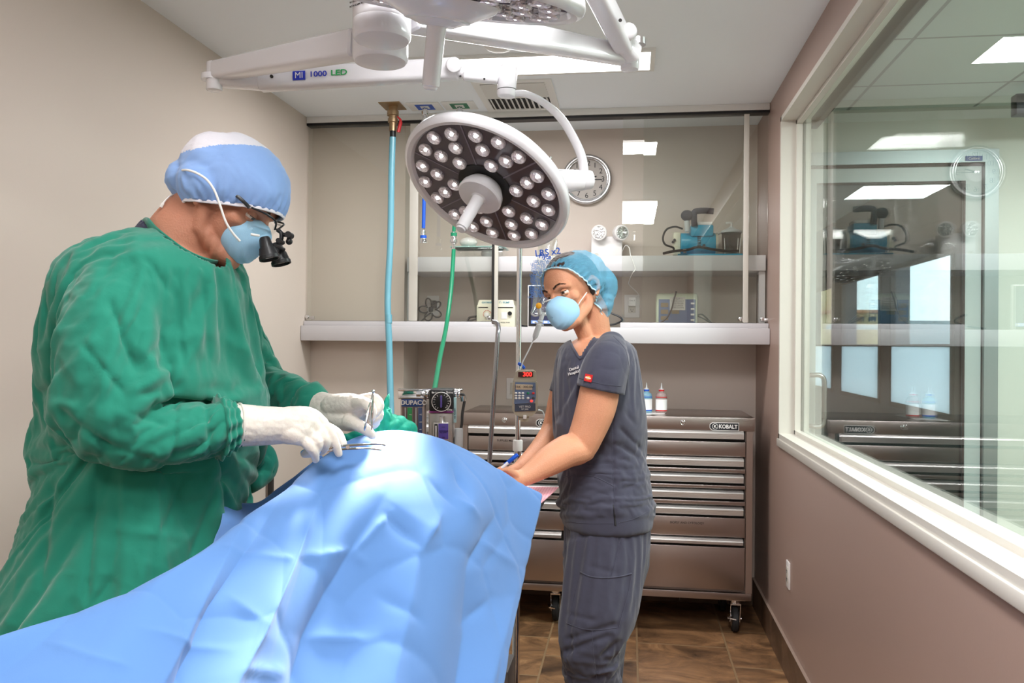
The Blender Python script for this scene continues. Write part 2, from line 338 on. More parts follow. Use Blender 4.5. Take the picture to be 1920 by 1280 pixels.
for i in range(k):
    y = vy0+b+(i+.5)*(ym-vy0-b)/k; s.obox(((vx0+vx1)/2, y, ZC-.007), (vx1-vx0-2*b, .014, .003), (X_, V((0, .8, -.6)), V((0, .6, .8))))
s.build('crosswise_louvres', M['ceilw'], t)
s = MB(); k = 12
for i in range(k):
    x = vx0+b+(i+.5)*(vx1-vx0-2*b)/k; s.obox((x, (ym+vy1-b)/2+.005, ZC-.007), (.012, vy1-b-ym-.012, .003), (V((.8, 0, -.6)), Y_, V((.6, 0, .8))))
s.build('lengthwise_louvres', M['ceilw'], t)
# gas outlets
M['tealhose'] = mat('pale_teal_hose', S(104, 164, 182), .25, spec=.6, trans=.0)
p = atZ(736, 198, ZC); zc0 = ZC
t = thing('suction_drop', 'brass ceiling fitting with red lever and thick pale teal hose hanging down', 'hose', tuple(p))
MB().box((p.x-.055, p.y-.07, ZC-.004), (p.x+.055, p.y+.07, ZC)).build('ceiling_plate', M['brass'], t)
q = V((p.x, p.y+.01, 0))
MB().lathe((q.x, q.y, ZC-.004), -Z_, [(0, .024), (.02, .024), (.022, .03), (.045, .03), (.047, .022), (.06, .022), (.062, .026), (.08, .026), (.082, .019), (.125, .019)], 20).build('brass_fitting', M['brass'], t)
MB().tube([(q.x+.03, q.y-.02, ZC-.06), (q.x+.045, q.y-.02, ZC-.075), (q.x+.047, q.y-.02, ZC-.09), (q.x+.035, q.y-.02, ZC-.14)], [.004, .006, .009, .009], 10).build('lever', M['red'], t)
MB().cyl((q.x, q.y, ZC-.12), (q.x, q.y, ZC-.165), .016).build('hose_collar', M['black'], t)
hp = smooth_path([V((q.x, q.y, ZC-.16)), atY(734, 330, q.y), atY(732, 450, q.y-.01), atY(727, 560, q.y-.03), atY(730, 650, q.y-.08), atY(733, 770, q.y-.2), atY(738, 830, q.y-.3)], 8)
MB().tube(hp, [.0165]*len(hp), 16).build('teal_hose', M['tealhose'], t)
# hose continues: small couplings
MB().cyl(atY(728.5, 590, q.y-.045), atY(728.8, 606, q.y-.05), .0175).build('hose_coupling', M['tealhose'], t)
def gas(px, py, col, colname, end, pts, label, hm):
    p = atZ(px, py, ZC); t = thing('gas_outlet', label, 'gas hose', tuple(p), 'ceiling gas drops')
    MB().box((p.x-.085, p.y-.07, ZC-.005), (p.x+.085, p.y+.07, ZC), .002).build('ceiling_plate', M['ceilw'], t)
    MB().box((p.x-.045, p.y-.045, ZC-.0065), (p.x+.045, p.y+.045, ZC-.005)).build('colour_square', col, t)
    MB().box((p.x-.022, p.y-.024, ZC-.0078), (p.x+.022, p.y+.024, ZC-.0065)).build('white_square', M['ceilw'], t)
    MB().lathe((p.x, p.y, ZC-.007), -Z_, [(0, .014), (.02, .014), (.021, .019), (.04, .019), (.042, .013), (.06, .013), (.061, .017), (.072, .017), (.074, .009), (.105, .008)], 18).build('chrome_fitting', M['chrome'], t)
    P = [V((p.x, p.y, ZC-.10))]+pts
    hp = smooth_path(P, 8) if len(P) > 2 else P
    MB().tube(hp, .0095, 12).build('hose', hm, t); return t, hp[-1]
p = atZ(797, 199, ZC)
t, e = gas(797, 199, M['blue'], 'blue', None, [atY(796, 330, p.y), atY(794, 428, p.y)], 'short bright blue gas hose hanging from the ceiling, its metal connector dangling free', M['blue'])
MB().lathe(e, -Z_, [(0, .008), (.01, .009), (.011, .013), (.03, .013), (.032, .016), (.036, .016), (.052, .016), (.054, .0155), (.064, .019), (.074, .0195), (.075, .012)], 18).build('hose_connector', M['chrome'], t)
MB().lathe(e-Z_*.037, -Z_, [(0, .0168), (.014, .0168)], 18).build('blue_band', M['blue'], t)
p = atZ(862, 197, ZC)
g1 = atY(851, 434, p.y)
t, e = gas(862, 197, M['green'], 'green', None, [atY(858, 300, p.y), g1], 'long green oxygen hose running from the ceiling down to the anaesthesia machine', M['green'])
MB().lathe(e, -Z_, [(0, .011), (.004, .016), (.03, .016), (.032, .013), (.04, .0135), (.042, .02), (.055, .02), (.058, .014), (.065, .014), (.066, .009), (.10, .009)], 18).build('hose_connector', M['chrome'], t)
MB().lathe(e-Z_*.006, -Z_, [(0, .0165), (.018, .0165)], 18).build('green_band', M['green'], t)
hp = smooth_path([e-Z_*.095, at(846, 540, 4.1), at(837, 610, 3.95), at(825, 670, 3.6), at(813, 740, 3.2)], 8)
MB().tube(hp, .0105, 12).build('lower_hose', M['green'], t)
# ================================================================== WALL CLOCK
c = atY(1100, 336, YB-.03); rc = pxm(46, 4.66)
t = thing('wall_clock', 'round wall clock with wide brushed metal rim behind the lamp yoke', 'clock', tuple(c))
MB().torus((c.x, YB-.028, c.z), -Y_, rc*.94, rc*.085, 64, 14, .9).build('clock_rim', M['alu'], t)
MB().torus((c.x, YB-.034, c.z), -Y_, rc*.85, rc*.03, 64, 10).build('inner_rim', M['chrome'], t)
MB().cyl((c.x, YB-.001, c.z), (c.x, YB-.022, c.z), rc*.95, seg=48).build('clock_face', mat('clock_face_grey', S(178, 170, 164), .5), t)
MB().cyl((c.x, YB-.022, c.z), (c.x, YB-.024, c.z), rc*.36, seg=40).build('centre_disc', M['whiteplastic'], t)
for i in range(12):
    a = R(30*(i+1)); pr = rc*.66
    text('numeral', str(i+1), (c.x+math.sin(a)*pr, YB-.0228, c.z+math.cos(a)*pr), X_, Z_, rc*.30, M['ink'], t)
for nm, a, l, wdt in (('hour_hand', 72, .42, .018), ('minute_hand', 91, .62, .012)):
    a = R(a); d = V((math.sin(a), 0, math.cos(a))); n = V((math.cos(a), 0, -math.sin(a))); o = V((c.x, YB-.026, c.z))
    MB().obox(o+d*rc*l*.42, (wdt*rc*2.2, .0015, rc*l*1.16), (n, Y_, d)).build(nm, M['ink'], t)
MB().cyl((c.x, YB-.0245, c.z), (c.x, YB-.03, c.z), rc*.05).build('hand_hub', M['chrome'], t)
# ================================================================== EMERGENCY LIGHT, OUTLETS
p0 = atY(1108, 474, YB-.12); p1 = atY(1167, 432, YB-.12)
M['reflector'] = mat('mirror_reflector', S(225, 225, 225), .12, metal=1, bump=.9, bscale=70)
t = thing('emergency_light', 'white twin-head emergency light standing against the wall on the upper shelf', 'emergency light', (p0.x, YB-.12, ZUT))
MB().box((p0.x, YB-.12, ZUT+.001), (p1.x, YB-.03, ZUT+.135), .008).build('battery_box', M['whiteplastic'], t)
MB().cyl((p0.x+.03, YB-.122, ZUT+.03), (p0.x+.03, YB-.119, ZUT+.03), .013).build('test_button', M['trimwhite'], t)
for px, dx in ((1124, -.15), (1163, .55)):
    o = atY(px, 436, YB-.15); d = V((dx, -1, -.12)).normalized()
    h = MB().lathe(o-d*.045, d, [(0, .012), (.008, .03), (.03, .040), (.062, .043), (.066, .040)], 28).build('lamp_head', M['whiteplastic'], t)
    MB().lathe(o+d*.0215, d, [(0, .034), (.002, .033), (.003, .001)], 24).build('reflector', M['reflector'], h)
    MB().cyl(o-d*.03-Z_*.02, V((o.x, YB-.09, ZUT+.135)), .012).build('swivel', M['whiteplastic'], t)
def outlet(name, label, c, nx, up, w=.072, h=.116, kind='duplex', group=None):
    nx = V(nx); xd = V(up).cross(nx).normalized()*-1 if False else nx.cross(V(up)).normalized()*-1
    t = thing(name, label, 'outlet', tuple(c), group); c = V(c); ax = (xd, V(up), nx)
    MB().obox(c+nx*.003, (w, h, .006), ax, .002).build('cover_plate', M['whiteplastic'], t)
    if kind == 'duplex':
        MB().obox(c+nx*.0065, (w*.46, h*.58, .003), ax, .001).build('receptacle', M['trimwhite'], t)
        for s in (1, -1):
            q = c+V(up)*(s*h*.15)+nx*.0085
            m_ = MB(); m_.obox(q-xd*.006, (.0022, .009, .0012), ax); m_.obox(q+xd*.006, (.0022, .007, .0012), ax); m_.cyl(q-V(up)*.009-nx*.0005, q-V(up)*.009+nx*.0006, .0026, seg=10)
            m_.build('socket_slots', M['dark'], t)
    else:
        MB().obox(c+nx*.0075, (w*.42, h*.55, .004), ax, .001).build('rocker', M['trimwhite'], t)
    return t
oc = atY(1185, 574, YB)
outlet('wall_outlet', 'white duplex outlet with a small charger plugged in, between the shelves right of the nurse', oc, -Y_, Z_, .085, .128)
t = thing('plug_adapter', 'small white plug adapter whose thin white cord loops up over the shelf', 'charger', (oc.x, YB-.012, oc.z+.02))
MB().box((oc.x-.021, YB-.045, oc.z+.0), (oc.x+.021, YB-.0098, oc.z+.05), .004).build('adapter_body', M['white'], t)
text('adapter_print', 'Class 2', (oc.x, YB-.0455, oc.z+.03), X_, Z_, .010, M['shadegrey'], t)
wp = smooth_path([V((oc.x, YB-.03, oc.z+.05)), atY(1197, 552, YB-.04), atY(1181, 535, YB-.10), atY(1179, 528, YB-.16), atY(1186, 512, YT+.036), atY(1191, 504, YT+.030), atY(1186, 489, YT+.030), atY(1182, 477, YT+.034), atY(1180, 465, YT+.1), atY(1173, 460, YT+.2), atY(1166, 472, YB-.10)], 7)
MB().tube(wp, .0022, 8).build('cord', M['white'], t)
oc = atY(812, 573, YB)
outlet('wall_outlet', 'white outlet behind the coiled dark cable on the lower shelf', oc, -Y_, Z_, .07, .115)
oc = atY(962, 728, YB)
outlet('light_switch', 'white rocker switch plate half hidden behind the infusion pump', oc, -Y_, Z_, .075, .12, 'rocker')
oc = atX(1479, 1077, XR)
outlet('wall_outlet', 'white duplex outlet low on the right wall under the window', oc, -X_, Z_, .07, .115)
# ================================================================== CORRIDOR: GLASS DOOR, SHADE, EXTERIOR WINDOWS
M['doorframe'] = mat('door_aluminium', S(150, 160, 160), .4, metal=.6)
def rectframe(mb, x0, x1, z0, z1, y0, y1, w): mb.box((x0, y0, z0), (x0+w, y1, z1)); mb.box((x1-w, y0, z0), (x1, y1, z1)); mb.box((x0+w, y0, z1-w), (x1-w, y1, z1)); return mb
f = rectframe(MB(), .85, 1.822, 0, 2.42, YD-.02, YD+.08, .065)
d1 = struct('door_1', f, M['doorframe'])
f = MB(); a0, a1, g0, g1, gt, lt = .917, 1.752, .953, 1.676, 2.268, 2.345
f.box((a0, YD+.01, .01), (g0, YD+.05, lt)); f.box((g1, YD+.01, .01), (a1, YD+.05, lt)); f.box((g0, YD+.01, gt), (g1, YD+.05, lt)); f.box((g0, YD+.01, .01), (g1, YD+.05, .15))
lf = f.build('door_leaf', mat('door_leaf_pale', S(176, 188, 186), .35), d1)
MB().box((g0, YD+.027, .15), (g1, YD+.033, gt)).build('glass_pane', glass_mat('door_glass', (.80, .86, .86, 1), .06), lf)
gs = MB(); gs.box((g0, YD+.008, gt-.012), (g1, YD+.011, gt)); gs.box((g1-.010, YD+.008, .15), (g1, YD+.011, gt-.012)); gs.build('glazing_seal', M['dark'], lf)
MB().box((.915, YD+.002, lt-.004), (1.757, YD+.009, lt+.010)).build('header_gap', M['dark'], d1)
p = atY(1512, 703, YD-.04); q = atY(1512, 798, YD-.04); xh = atY(1545, 750, YD-.06).x
hm = smooth_path([V((p.x-.01, YD+.0, p.z)), V((p.x+.02, YD-.05, p.z)), V((xh-.02, YD-.06, p.z)), V((xh, YD-.06, p.z-.03)), V((xh, YD-.06, (p.z+q.z)/2)), V((xh, YD-.06, q.z+.03)), V((xh-.02, YD-.06, q.z)), V((p.x+.02, YD-.05, q.z)), V((p.x-.01, YD+.0, q.z))], 6)
MB().tube(hm, .0125, 14).build('door_handle', M['alu'], lf)
pl = atY(1826, 297, YD-.022)
MB().box((pl.x-.04, YD-.024, pl.z-.012), (pl.x+.04, YD-.0215, pl.z+.012)).build('name_sticker', M['navy'], d1)
text('sticker_print', 'Calibre', (pl.x, YD-.0245, pl.z), X_, Z_, .018, M['trimwhite'], d1)
# roller shade on the corridor side of the window
t = thing('window_shade', 'dark grey roller shade bar across the corridor side of the window top', 'window shade', (.9, 2, 2.5))
MB().box((.885, YN, 2.503), (.915, 4.30, 2.558), .004).build('shade_bar', M['shadegrey'], t)
MB().box((XW2+.01, YN, 2.56), (.92, 4.30, 2.62), .004).build('shade_housing', M['trimwhite'], t)
# room beyond the door
XE = 2.3
M['greywall'] = mat('dark_grey_wall', S(80, 86, 94), .6)
w = MB()
ys = [6.0, 6.45, 7.6, 7.95, 8.9, 9.2, 10.6, 11.2]   # wall/opening boundaries
ZB, ZTT = .905, 2.14
w.box((XE, YD+.1, 0), (XE+.15, 11.5, ZB)); w.box((XE, YD+.1, ZTT), (XE+.15, 11.5, 2.85)); w.box((XE, YD+.1, ZB), (XE+.15, 6.35, ZTT))
ops = []
for px0, px1 in ((1672, 1790), (1579, 1652), (1516, 1563)):
    y1 = atX(px0, 640, XE).y; y0 = atX(px1, 640, XE).y; ops.append((y0, y1))
print('ops', ops)
w = MB(); w.box((XE, YD+.1, 0), (XE+.15, 14.5, ZB)); w.box((XE, YD+.1, ZTT), (XE+.15, 14.5, 2.85))
yprev = YD+.1
for y0, y1 in ops: w.box((XE, yprev, ZB), (XE+.15, y0, ZTT)); yprev = y1
w.box((XE, yprev, ZB), (XE+.15, 14.5, ZTT))
struct('wall_outside', w, M['greywall'])
struct('wall_office_left', MB().box((.2, 5.0, 0), (.3, 14.5, 2.85)), M['greywall'])
struct('wall_office_end', MB().box((.3, 14.4, 0), (2.3, 14.5, 2.85)), M['greywall'])
struct('ceiling_office', MB().box((.2, YD+.1, 2.85), (2.5, 14.5, 2.9)), M['corridor'])
fm = bpy.data.materials.new('frosted_lower_pane'); fm.use_nodes = True; n = fm.node_tree.nodes; L = fm.node_tree.links; n.remove(n['Principled BSDF'])
tl = n.new('ShaderNodeBsdfTranslucent'); tl.inputs[0].default_value = (.95, .97, 1, 1); df = n.new('ShaderNodeBsdfDiffuse'); df.inputs[0].default_value = (.9, .92, .95, 1); mx = n.new('ShaderNodeMixShader'); mx.inputs[0].default_value = .25
L.new(tl.outputs[0], mx.inputs[1]); L.new(df.outputs[0], mx.inputs[2]); L.new(mx.outputs[0], n['Material Output'].inputs[0])
zm = 1.43
for i, (y0, y1) in enumerate(ops):
    w_ = .035; f = MB(); f.box((XE-.02, y0, ZB), (XE+.02, y0+w_, ZTT)); f.box((XE-.02, y1-w_, ZB), (XE+.02, y1, ZTT)); f.box((XE-.02, y0, ZB), (XE+.02, y1, ZB+.04)); f.box((XE-.02, y0, ZTT-.04), (XE+.02, y1, ZTT)); f.box((XE-.019, y0, zm), (XE+.0, y1, zm+.02))
    o = struct('window_%d' % (i+2), f, M['dark'])
    MB().box((XE-.004, y0+w_, ZB+.04), (XE+.002, y1-w_, ZTT-.04)).build('window_pane', M['clear'], o)
    MB().box((XE-.014, y0+w_, ZB+.04), (XE-.010, y1-w_, zm)).build('frosted_panel', fm, o)
# building outside
bt = thing('building', 'tan stucco building with tile-edged roofs seen through the far windows', 'building', (14, 34, -6))
M['stucco'] = mat('tan_stucco', S(206, 178, 128), .8, bump=.2, bscale=3)
def bpx(px0, px1, py0, py1, zc, m, name='wall', dep=6):
    a = at(px0, py0, zc); c = at(px1, py1, zc)
    return MB().obox(((a.x+c.x)/2, (a.y+c.y)/2+dep/2, (a.z+c.z)/2), (abs(c.x-a.x), dep, abs(a.z-c.z))).build(name, m, bt)
bpx(1560, 1660, 585, 760, 40, M['stucco']); bpx(1550, 1604, 530, 585, 44, M['stucco']); bpx(1560, 1662, 580, 586, 39, mat('roof_edge', S(178, 120, 84), .8), 'roof_edge', 8)
bpx(1560, 1662, 608, 618, 38.5, M['trimwhite'], 'balcony_rail', 1)
for k in range(3): bpx(1584+k*22, 1598+k*22, 574+20, 602, 39.9, M['shadegrey'], 'window', .3)
bpx(1660, 1900, 600, 760, 60, mat('distant_building_grey', S(150, 158, 164), .8), 'annex')
struct('ground', MB().box((2.6, 4.6, -9), (60, 90, -8.9)), mat('asphalt', S(120, 120, 118), .9))
# ================================================================== STEEL TOOL CHEST
YC = 4.1865; XC0, XC1 = -.845, .6045; HC = 1.07; ZL = 1.004; ZBOT = .175
t = thing('tool_chest', 'wide brushed steel rolling drawer chest standing under the white wall shelf', 'drawer chest', ((XC0+XC1)/2, YC+.2, 0))
M['steel_dk'] = mat('steel_side', S(132, 124, 120), .35, metal=1)
M['pullm'] = mat('drawer_pull_aluminium', S(214, 210, 208), .3, metal=.85, bump=.0)
MB().box((XC0+.008, YC+.03, ZBOT+.035), (XC1-.008, YB-.03, ZL)).build('chest_body', M['steel_dk'], t)
MB().box((XC0-.004, YC-.004, ZL), (XC1+.004, YB-.025, HC), .004).build('chest_lid', M['steel'], t)
MB().box((XC0+.006, YC+.004, ZBOT), (XC1-.006, YB-.03, ZBOT+.035), .003).build('bottom_rail', M['steel'], t)
xm0 = atY(1057, 1000, YC).x; xm1 = atY(1066, 1000, YC).x; xr = atY(1397, 1000, YC).x; xl = XC0+.03
MB().box((xr+.004, YC+.006, ZBOT+.035), (XC1-.004, YC+.03, ZL)).box((XC0+.004, YC+.006, ZBOT+.035), (xl-.004, YC+.03, ZL)).build('corner_posts', M['steel'], t)
MB().box((xm0+.002, YC+.012, ZBOT+.035), (xm1-.002, YC+.03, ZL)).build('centre_post', M['dark'], t)
rows = [(807, 858), (858, 889), (889, 919), (919, 950), (950, 1010), (1010, 1109)]
zz = lambda py: atY(1395, py, YC).z
for ci, (a, b) in enumerate(((xl, xm0), (xm1, xr))):
    for ri, (r0, r1) in enumerate(rows):
        z1 = zz(r0)-.002; z0 = zz(r1)+.003; hp = .040 if ri < 5 else .028
        d = MB().box((a, YC+.006, z0), (b, YC+.028, z1-hp-.016), .003).build('drawer', M['steel'], t)
        MB().box((a, YC+.024, z1-hp-.020), (b, YC+.029, z1)).build('recess_shadow', M['dark'], d)  # dark sheet paints the shadow in the recess below the pull
        # pull: extruded bar with ribs
        pz0, pz1 = z1-hp, z1
        P = [(YC+.026, pz1), (YC-.004, pz1-.002), (YC-.016, pz1-.008), (YC-.020, pz1-.014)]
        nr = 4; hh = (hp-.016)/nr
        for k in range(nr):
            zt = pz1-.014-k*hh; P += [(YC-.020, zt-hh*.62), (YC-.0165, zt-hh*.68), (YC-.0165, zt-hh*.94), (YC-.020, zt-hh)]
        P += [(YC-.018, pz0), (YC-.014, pz0+.002), (YC-.012, pz1-.016), (YC+.026, pz1-.010)]
        MB().prism([(a+.003, y_, z_) for y_, z_ in P], (b-a-.014, 0, 0)).build('drawer_pull', M['pullm'], d, 20)
    lk = atY(1280 if ci else 946, 792 if ci else 787, YC-.005)
    MB().lathe(lk+Y_*.003, -Y_, [(0, .014), (.004, .013), (.006, .010), (.005, .008), (.007, .0001)], 24).build('lock', M['chrome'], t)
    cx = atY(1358 if ci else 1031, 799.5 if ci else 793, YC-.005); w, h = .070, .020
    poly = [(-w, -h*.45), (-w, h*.45), (-w*.82, h), (w, h), (w, -h), (-w*.82, -h)]
    g = MB().prism([(cx.x+u, YC-.0045, cx.z+v) for u, v in poly], (0, -.002, 0)).build('badge', M['whiteplastic'], t)
    k_ = .90
    MB().prism([(cx.x+u*.965, YC-.0066, cx.z+v*.86) for u, v in poly], (0, -.0008, 0)).build('badge_field', M['ink'], g)
    text('badge_lettering', 'KOBALT', (cx.x+.018, YC-.0078, cx.z-.0005), X_, Z_, .0265, M['white'], g, bold=.0007, sx=.88)
    MB().torus((cx.x-.044, YC-.0078, cx.z), -Y_, .0135, .0011, 28, 6).build('badge_ring', M['white'], g)
    text('badge_letter_k', 'K', (cx.x-.044, YC-.0078, cx.z), X_, Z_, .020, M['white'], g, bold=.0006)
text('drawer_print', 'BIOPSY AND CYTOLOGY', atY(1288, 980, YC+.0055), X_, Z_, .0145, M['ink'], t, bold=.0001)
text('drawer_print', 'SUPPLIES MISC AND', atY(955, 826, YC+.0055), X_, Z_, .0145, M['ink'], t, bold=.0001)
def caster(x, y):
    c = MB().box((x-.045, y-.04, ZBOT-.008), (x+.045, y+.04, ZBOT)).cyl((x, y, ZBOT-.008), (x, y, ZBOT-.03), .026)
    c = c.build('caster', M['chrome'], t)
    f = MB()
    for s in (-1, 1): f.prism([(x+s*.022, y-.028, ZBOT-.028), (x+s*.022, y+.028, ZBOT-.028), (x+s*.022, y+.030, .058), (x+s*.022, y-.002, .050)], (s*.003, 0, 0))
    f.box((x-.025, y-.03, ZBOT-.034), (x+.025, y+.03, ZBOT-.027)).build('caster_fork', M['chrome'], c)
    MB().lathe((x-.017, y+.01, .064), X_, [(0, .045), (.003, .060), (.008, .064), (.026, .064), (.031, .060), (.034, .045)], 36).build('wheel_tyre', M['rubber'], c)
    MB().lathe((x-.0195, y+.01, .064), X_, [(0, .034), (.002, .040), (.037, .040), (.039, .034)], 28).cyl((x-.034, y+.01, .064), (x+.034, y+.01, .064), .006).build('wheel_hub', M['alu'], c)
    MB().prism([(x-.04, y-.02, .085), (x-.03, y-.05, .078), (x+.0, y-.055, .075), (x+.0, y-.03, .085)], (0, 0, .006)).build('brake_lever', M['chrome'], c)
for px, y in ((1378, YC+.07), (1181, YC+.09), (1042, YC+.09)): caster(atY(px, 1150, y).x, y)
for x in (XC0+.1, ): caster(x, YC+.08)
for x in (XC0+.1, XC1-.1): caster(x, YB-.12)
# bottles and paper on the chest
def bottle(px, label, col, labm, grp='dropper bottles on the steel chest'):
    p = atY(px, 760, 4.36); x, y = p.x, 4.36; sc = 1.0
    t = thing('bottle', label, 'bottle', (x, y, HC), grp)
    MB().lathe((x, y, HC+.0005), Z_, [(0, .026), (.004, .029), (.09, .029), (.100, .025), (.108, .013), (.112, .013)], 24).build('bottle_body', mat('bottle_'+col[0], S(*col[1]), .25, alpha=1, trans=.5), t)
    MB().lathe((x, y, HC+.018), Z_, [(0, .0293), (.055, .0293)], 24).build('paper_label', labm, t)
    MB().lathe((x, y, HC+.112), Z_, [(0, .014), (.014, .013), (.015, .006), (.025, .004), (.045, .0015)], 16).build('dropper_cap', M[col[2]] if False else M['clear2'], t)
    MB().lathe((x, y, HC+.114), Z_, [(0, .0145), (.008, .0142)], 20).build('collar', M[col[2]], t)
    MB().lathe((x, y, HC+.013), Z_, [(0, .0296), (.006, .0296)], 24).build('band', M[col[2]], t)
    MB().lathe((x, y, HC+.082), Z_, [(0, .0296), (.004, .0296)], 24).build('band', M[col[2]], t)
M['clear2'] = mat('translucent_plastic', S(220, 222, 224), .3, trans=.3)
bottle(1212, 'small bottle with blue bands and printed white label, the left one on the steel chest', ('blue', (150, 200, 220), 'blue'), mat('blue_label', S(226, 222, 222), .5))
bottle(1240, 'small bottle with red bands and plain white label, the right one on the steel chest', ('pink', (196, 176, 172), 'red'), mat('plain_label', S(235, 235, 235), .5))
q = [atZ(1196, 777, HC+.001), atZ(1246, 776, HC+.001), atZ(1252, 770, HC+.001), atZ(1228, 766, HC+.001), atZ(1196, 766, HC+.001)]
tag(MB().prism(q, (0, 0, .002)).build('paper_sheet', M['white']), 'folded white paper sheet lying on the steel chest in front of the bottles', 'paper')
# ================================================================== DEVICES ON THE LOWER SHELF
def pb(px0, px1, py0, py1, Y, dep): a = atY(px0, py1, Y); b = atY(px1, py0, Y); return a, V((b.x, Y+dep, b.z))
# heat therapy pump: protrudes at px 893..966, y 562..610
t0 = atY(930, 611, YT-.03)
Yp = YT+.066
a, b = pb(893, 966, 562, 612, Yp, .2); a.z = ZST+.001
bz = b.z
t = thing('heat_therapy_pump', 'cream heat therapy pump with knob and vents on the lower shelf', 'medical device', ((a.x+b.x)/2, Yp, a.z))
w_ = b.x-a.x; h_ = bz-a.z
MB().box((a.x, Yp, a.z), (b.x, Yp+.2, a.z+h_*.80), .006).build('housing', M['cream'], t)
MB().prism([(a.x+.005, Yp+.002, a.z+h_*.79), (b.x-.005, Yp+.002, a.z+h_*.79), (b.x-.012, Yp+.01, bz), (a.x+.012, Yp+.01, bz)], (0, .17, 0)).build('sloped_top', M['cream'], t)
text('maker_print', 'GAYMAR', (a.x+w_*.27, Yp+.004, a.z+h_*.90), X_, Z_, .014, M['tealhose'], t, bold=.0003)
text('model_print', 'T / PUMP', (a.x+w_*.72, Yp+.004, a.z+h_*.90), X_, Z_, .014, M['tealhose'], t, bold=.0003)
MB().cyl((a.x+w_*.28, Yp-.001, a.z+h_*.44), (a.x+w_*.28, Yp-.012, a.z+h_*.44), .013, seg=24, bev=.002).build('dial_knob', M['whiteplastic'], t)
dm = MB(); 
for k in range(9):
    an = R(200-k*22); dm.obox((a.x+w_*.28+.021*math.cos(an), Yp-.001, a.z+h_*.46+.021*math.sin(an)), (.004, .001, .004))
dm.build('dial_marks', M['red'], t)
MB().cyl((a.x+w_*.87, Yp, a.z+h_*.50), (a.x+w_*.87, Yp-.012, a.z+h_*.50), .011, seg=20).build('port', M['black'], t)
MB().obox((a.x+w_*.72, Yp-.001, a.z+h_*.42), (.032, .003, .036), None, .001).build('indicator_window', M['whiteplastic'], t)
MB().box((a.x+w_*.52, Yp-.0012, a.z+h_*.70), (a.x+w_*.95, Yp, a.z+h_*.73)).box((a.x+w_*.05, Yp-.0012, a.z+h_*.70), (a.x+w_*.3, Yp, a.z+h_*.73)).build('vent_slot', M['dark'], t)
text('pump_print', 'HEAT THERAPY SYSTEM', (a.x+w_*.28, Yp-.0005, a.z+h_*.20), X_, Z_, .0065, M['ink'], t)
text('pump_print', 'MODEL TP-500', (a.x+w_*.75, Yp-.0005, a.z+h_*.16), X_, Z_, .0075, M['ink'], t)
MB().tube(smooth_path([(a.x-.005, Yp+.12, a.z+.06), (a.x-.05, Yp+.06, a.z+.05), (a.x-.055, Yp+.05, a.z+.012), (a.x-.02, Yp+.04, a.z+.009), (a.x+.0, Yp+.06, a.z+.012)], 6), .006).build('hose', M['rubber'], t)
MB().tube(smooth_path([(a.x-.005, Yp+.14, a.z+.05), (a.x-.07, Yp+.1, a.z+.03), (a.x-.1, Yp+.08, a.z+.010), (a.x-.13, Yp+.08, a.z+.008)], 6), .005).build('hose', M['shadegrey'], t)
# coiled cable on the wall at left
oc = atY(807, 580, YB-.06)
t = thing('coiled_cable', 'dark power cable coiled and plugged into the outlet on the lower shelf, left', 'cable', tuple(oc))
pts = []
for k in range(121):
    a_ = 2*PI*k/120; r_ = .025+.045*abs(math.sin(2.5*a_)); pts.append((oc.x+r_*math.cos(a_), YB-.05-.012*math.sin(5*a_), oc.z+r_*.95*math.sin(a_)))
MB().tube(pts, .0042, 8).build('cable_loops', M['shadegrey'], t)
MB().obox((oc.x+.012, YB-.026, oc.z+.03), (.032, .032, .045), None, .006).build('plug', M['black'], t)
MB().tube(smooth_path([(oc.x, YB-.05, oc.z-.02), (oc.x-.03, YB-.08, oc.z-.05), (oc.x-.07, YB-.1, ZST+.012), (oc.x-.09, YB-.12, ZST+.006)], 5), .004, 8).build('tail', M['shadegrey'], t)
MB().obox((oc.x, YB-.05, oc.z), (.022, .02, .03), None, .005).build('cable_tie', M['black'], t)
# open monitor / tablet behind the IV bag
a, b = pb(989, 1075, 535, 609, YT+.06, .03)
t = thing('display_monitor', 'black framed display with white edge standing on the lower shelf behind the IV bag', 'monitor', ((a.x+b.x)/2, YT+.07, ZST))
z0 = ZST+.002; z1 = atY(1000, 534, YT+.06).z
MB().box((a.x, YT+.06, z0), (b.x, YT+.085, z1), .003).build('bezel', M['whiteplastic'], t)
MB().box((a.x+.006, YT+.058, z0+.004), (b.x-.004, YT+.0605, z1-.006)).build('screen_surround', M['black'], t)
MB().box((a.x+.018, YT+.057, z0+.016), (b.x-.01, YT+.0585, z1-.018)).build('screen', mat('screen_slate', S(52, 54, 74), .15, emit=S(40, 42, 66), estr=.4), t)
tb = MB().box((a.x+.02, YT+.0563, z0+.018), (b.x-.012, YT+.0572, z0+.034)).build('taskbar', mat('taskbar_blue', S(120, 150, 220), .3, emit=S(100, 130, 220), estr=.35), t)
ic = MB()
for k in range(7): ic.box((a.x+.028+k*.030, YT+.0556, z0+.021), (a.x+.046+k*.030, YT+.0564, z0+.031))
ic.build('taskbar_icons', M['white'], t)
MB().box(((a.x+b.x)/2-.05, YT+.086, z0), ((a.x+b.x)/2+.05, YT+.16, z0+.012)).box(((a.x+b.x)/2-.02, YT+.086, z0), ((a.x+b.x)/2+.02, YT+.1, z0+.15)).build('stand', M['black'], t)
MB().tube(smooth_path([atY(1146, 587, 4.42), atY(1162, 594, 4.40), atY(1166, 601, 4.38), atY(1150, 608, 4.36), atY(1120, 611, 4.38)], 6), .005, 8).build('cable', M['black'], t)
MB().tube(smooth_path([atY(958, 600, 4.45), V((atY(970, 600, 4.42).x, 4.42, ZST+.02)), V((atY(984, 606, 4.40).x, 4.40, ZST+.006)), V((a.x+.02, 4.38, ZST+.007))], 6), .005, 8).build('cable', M['black'], t)
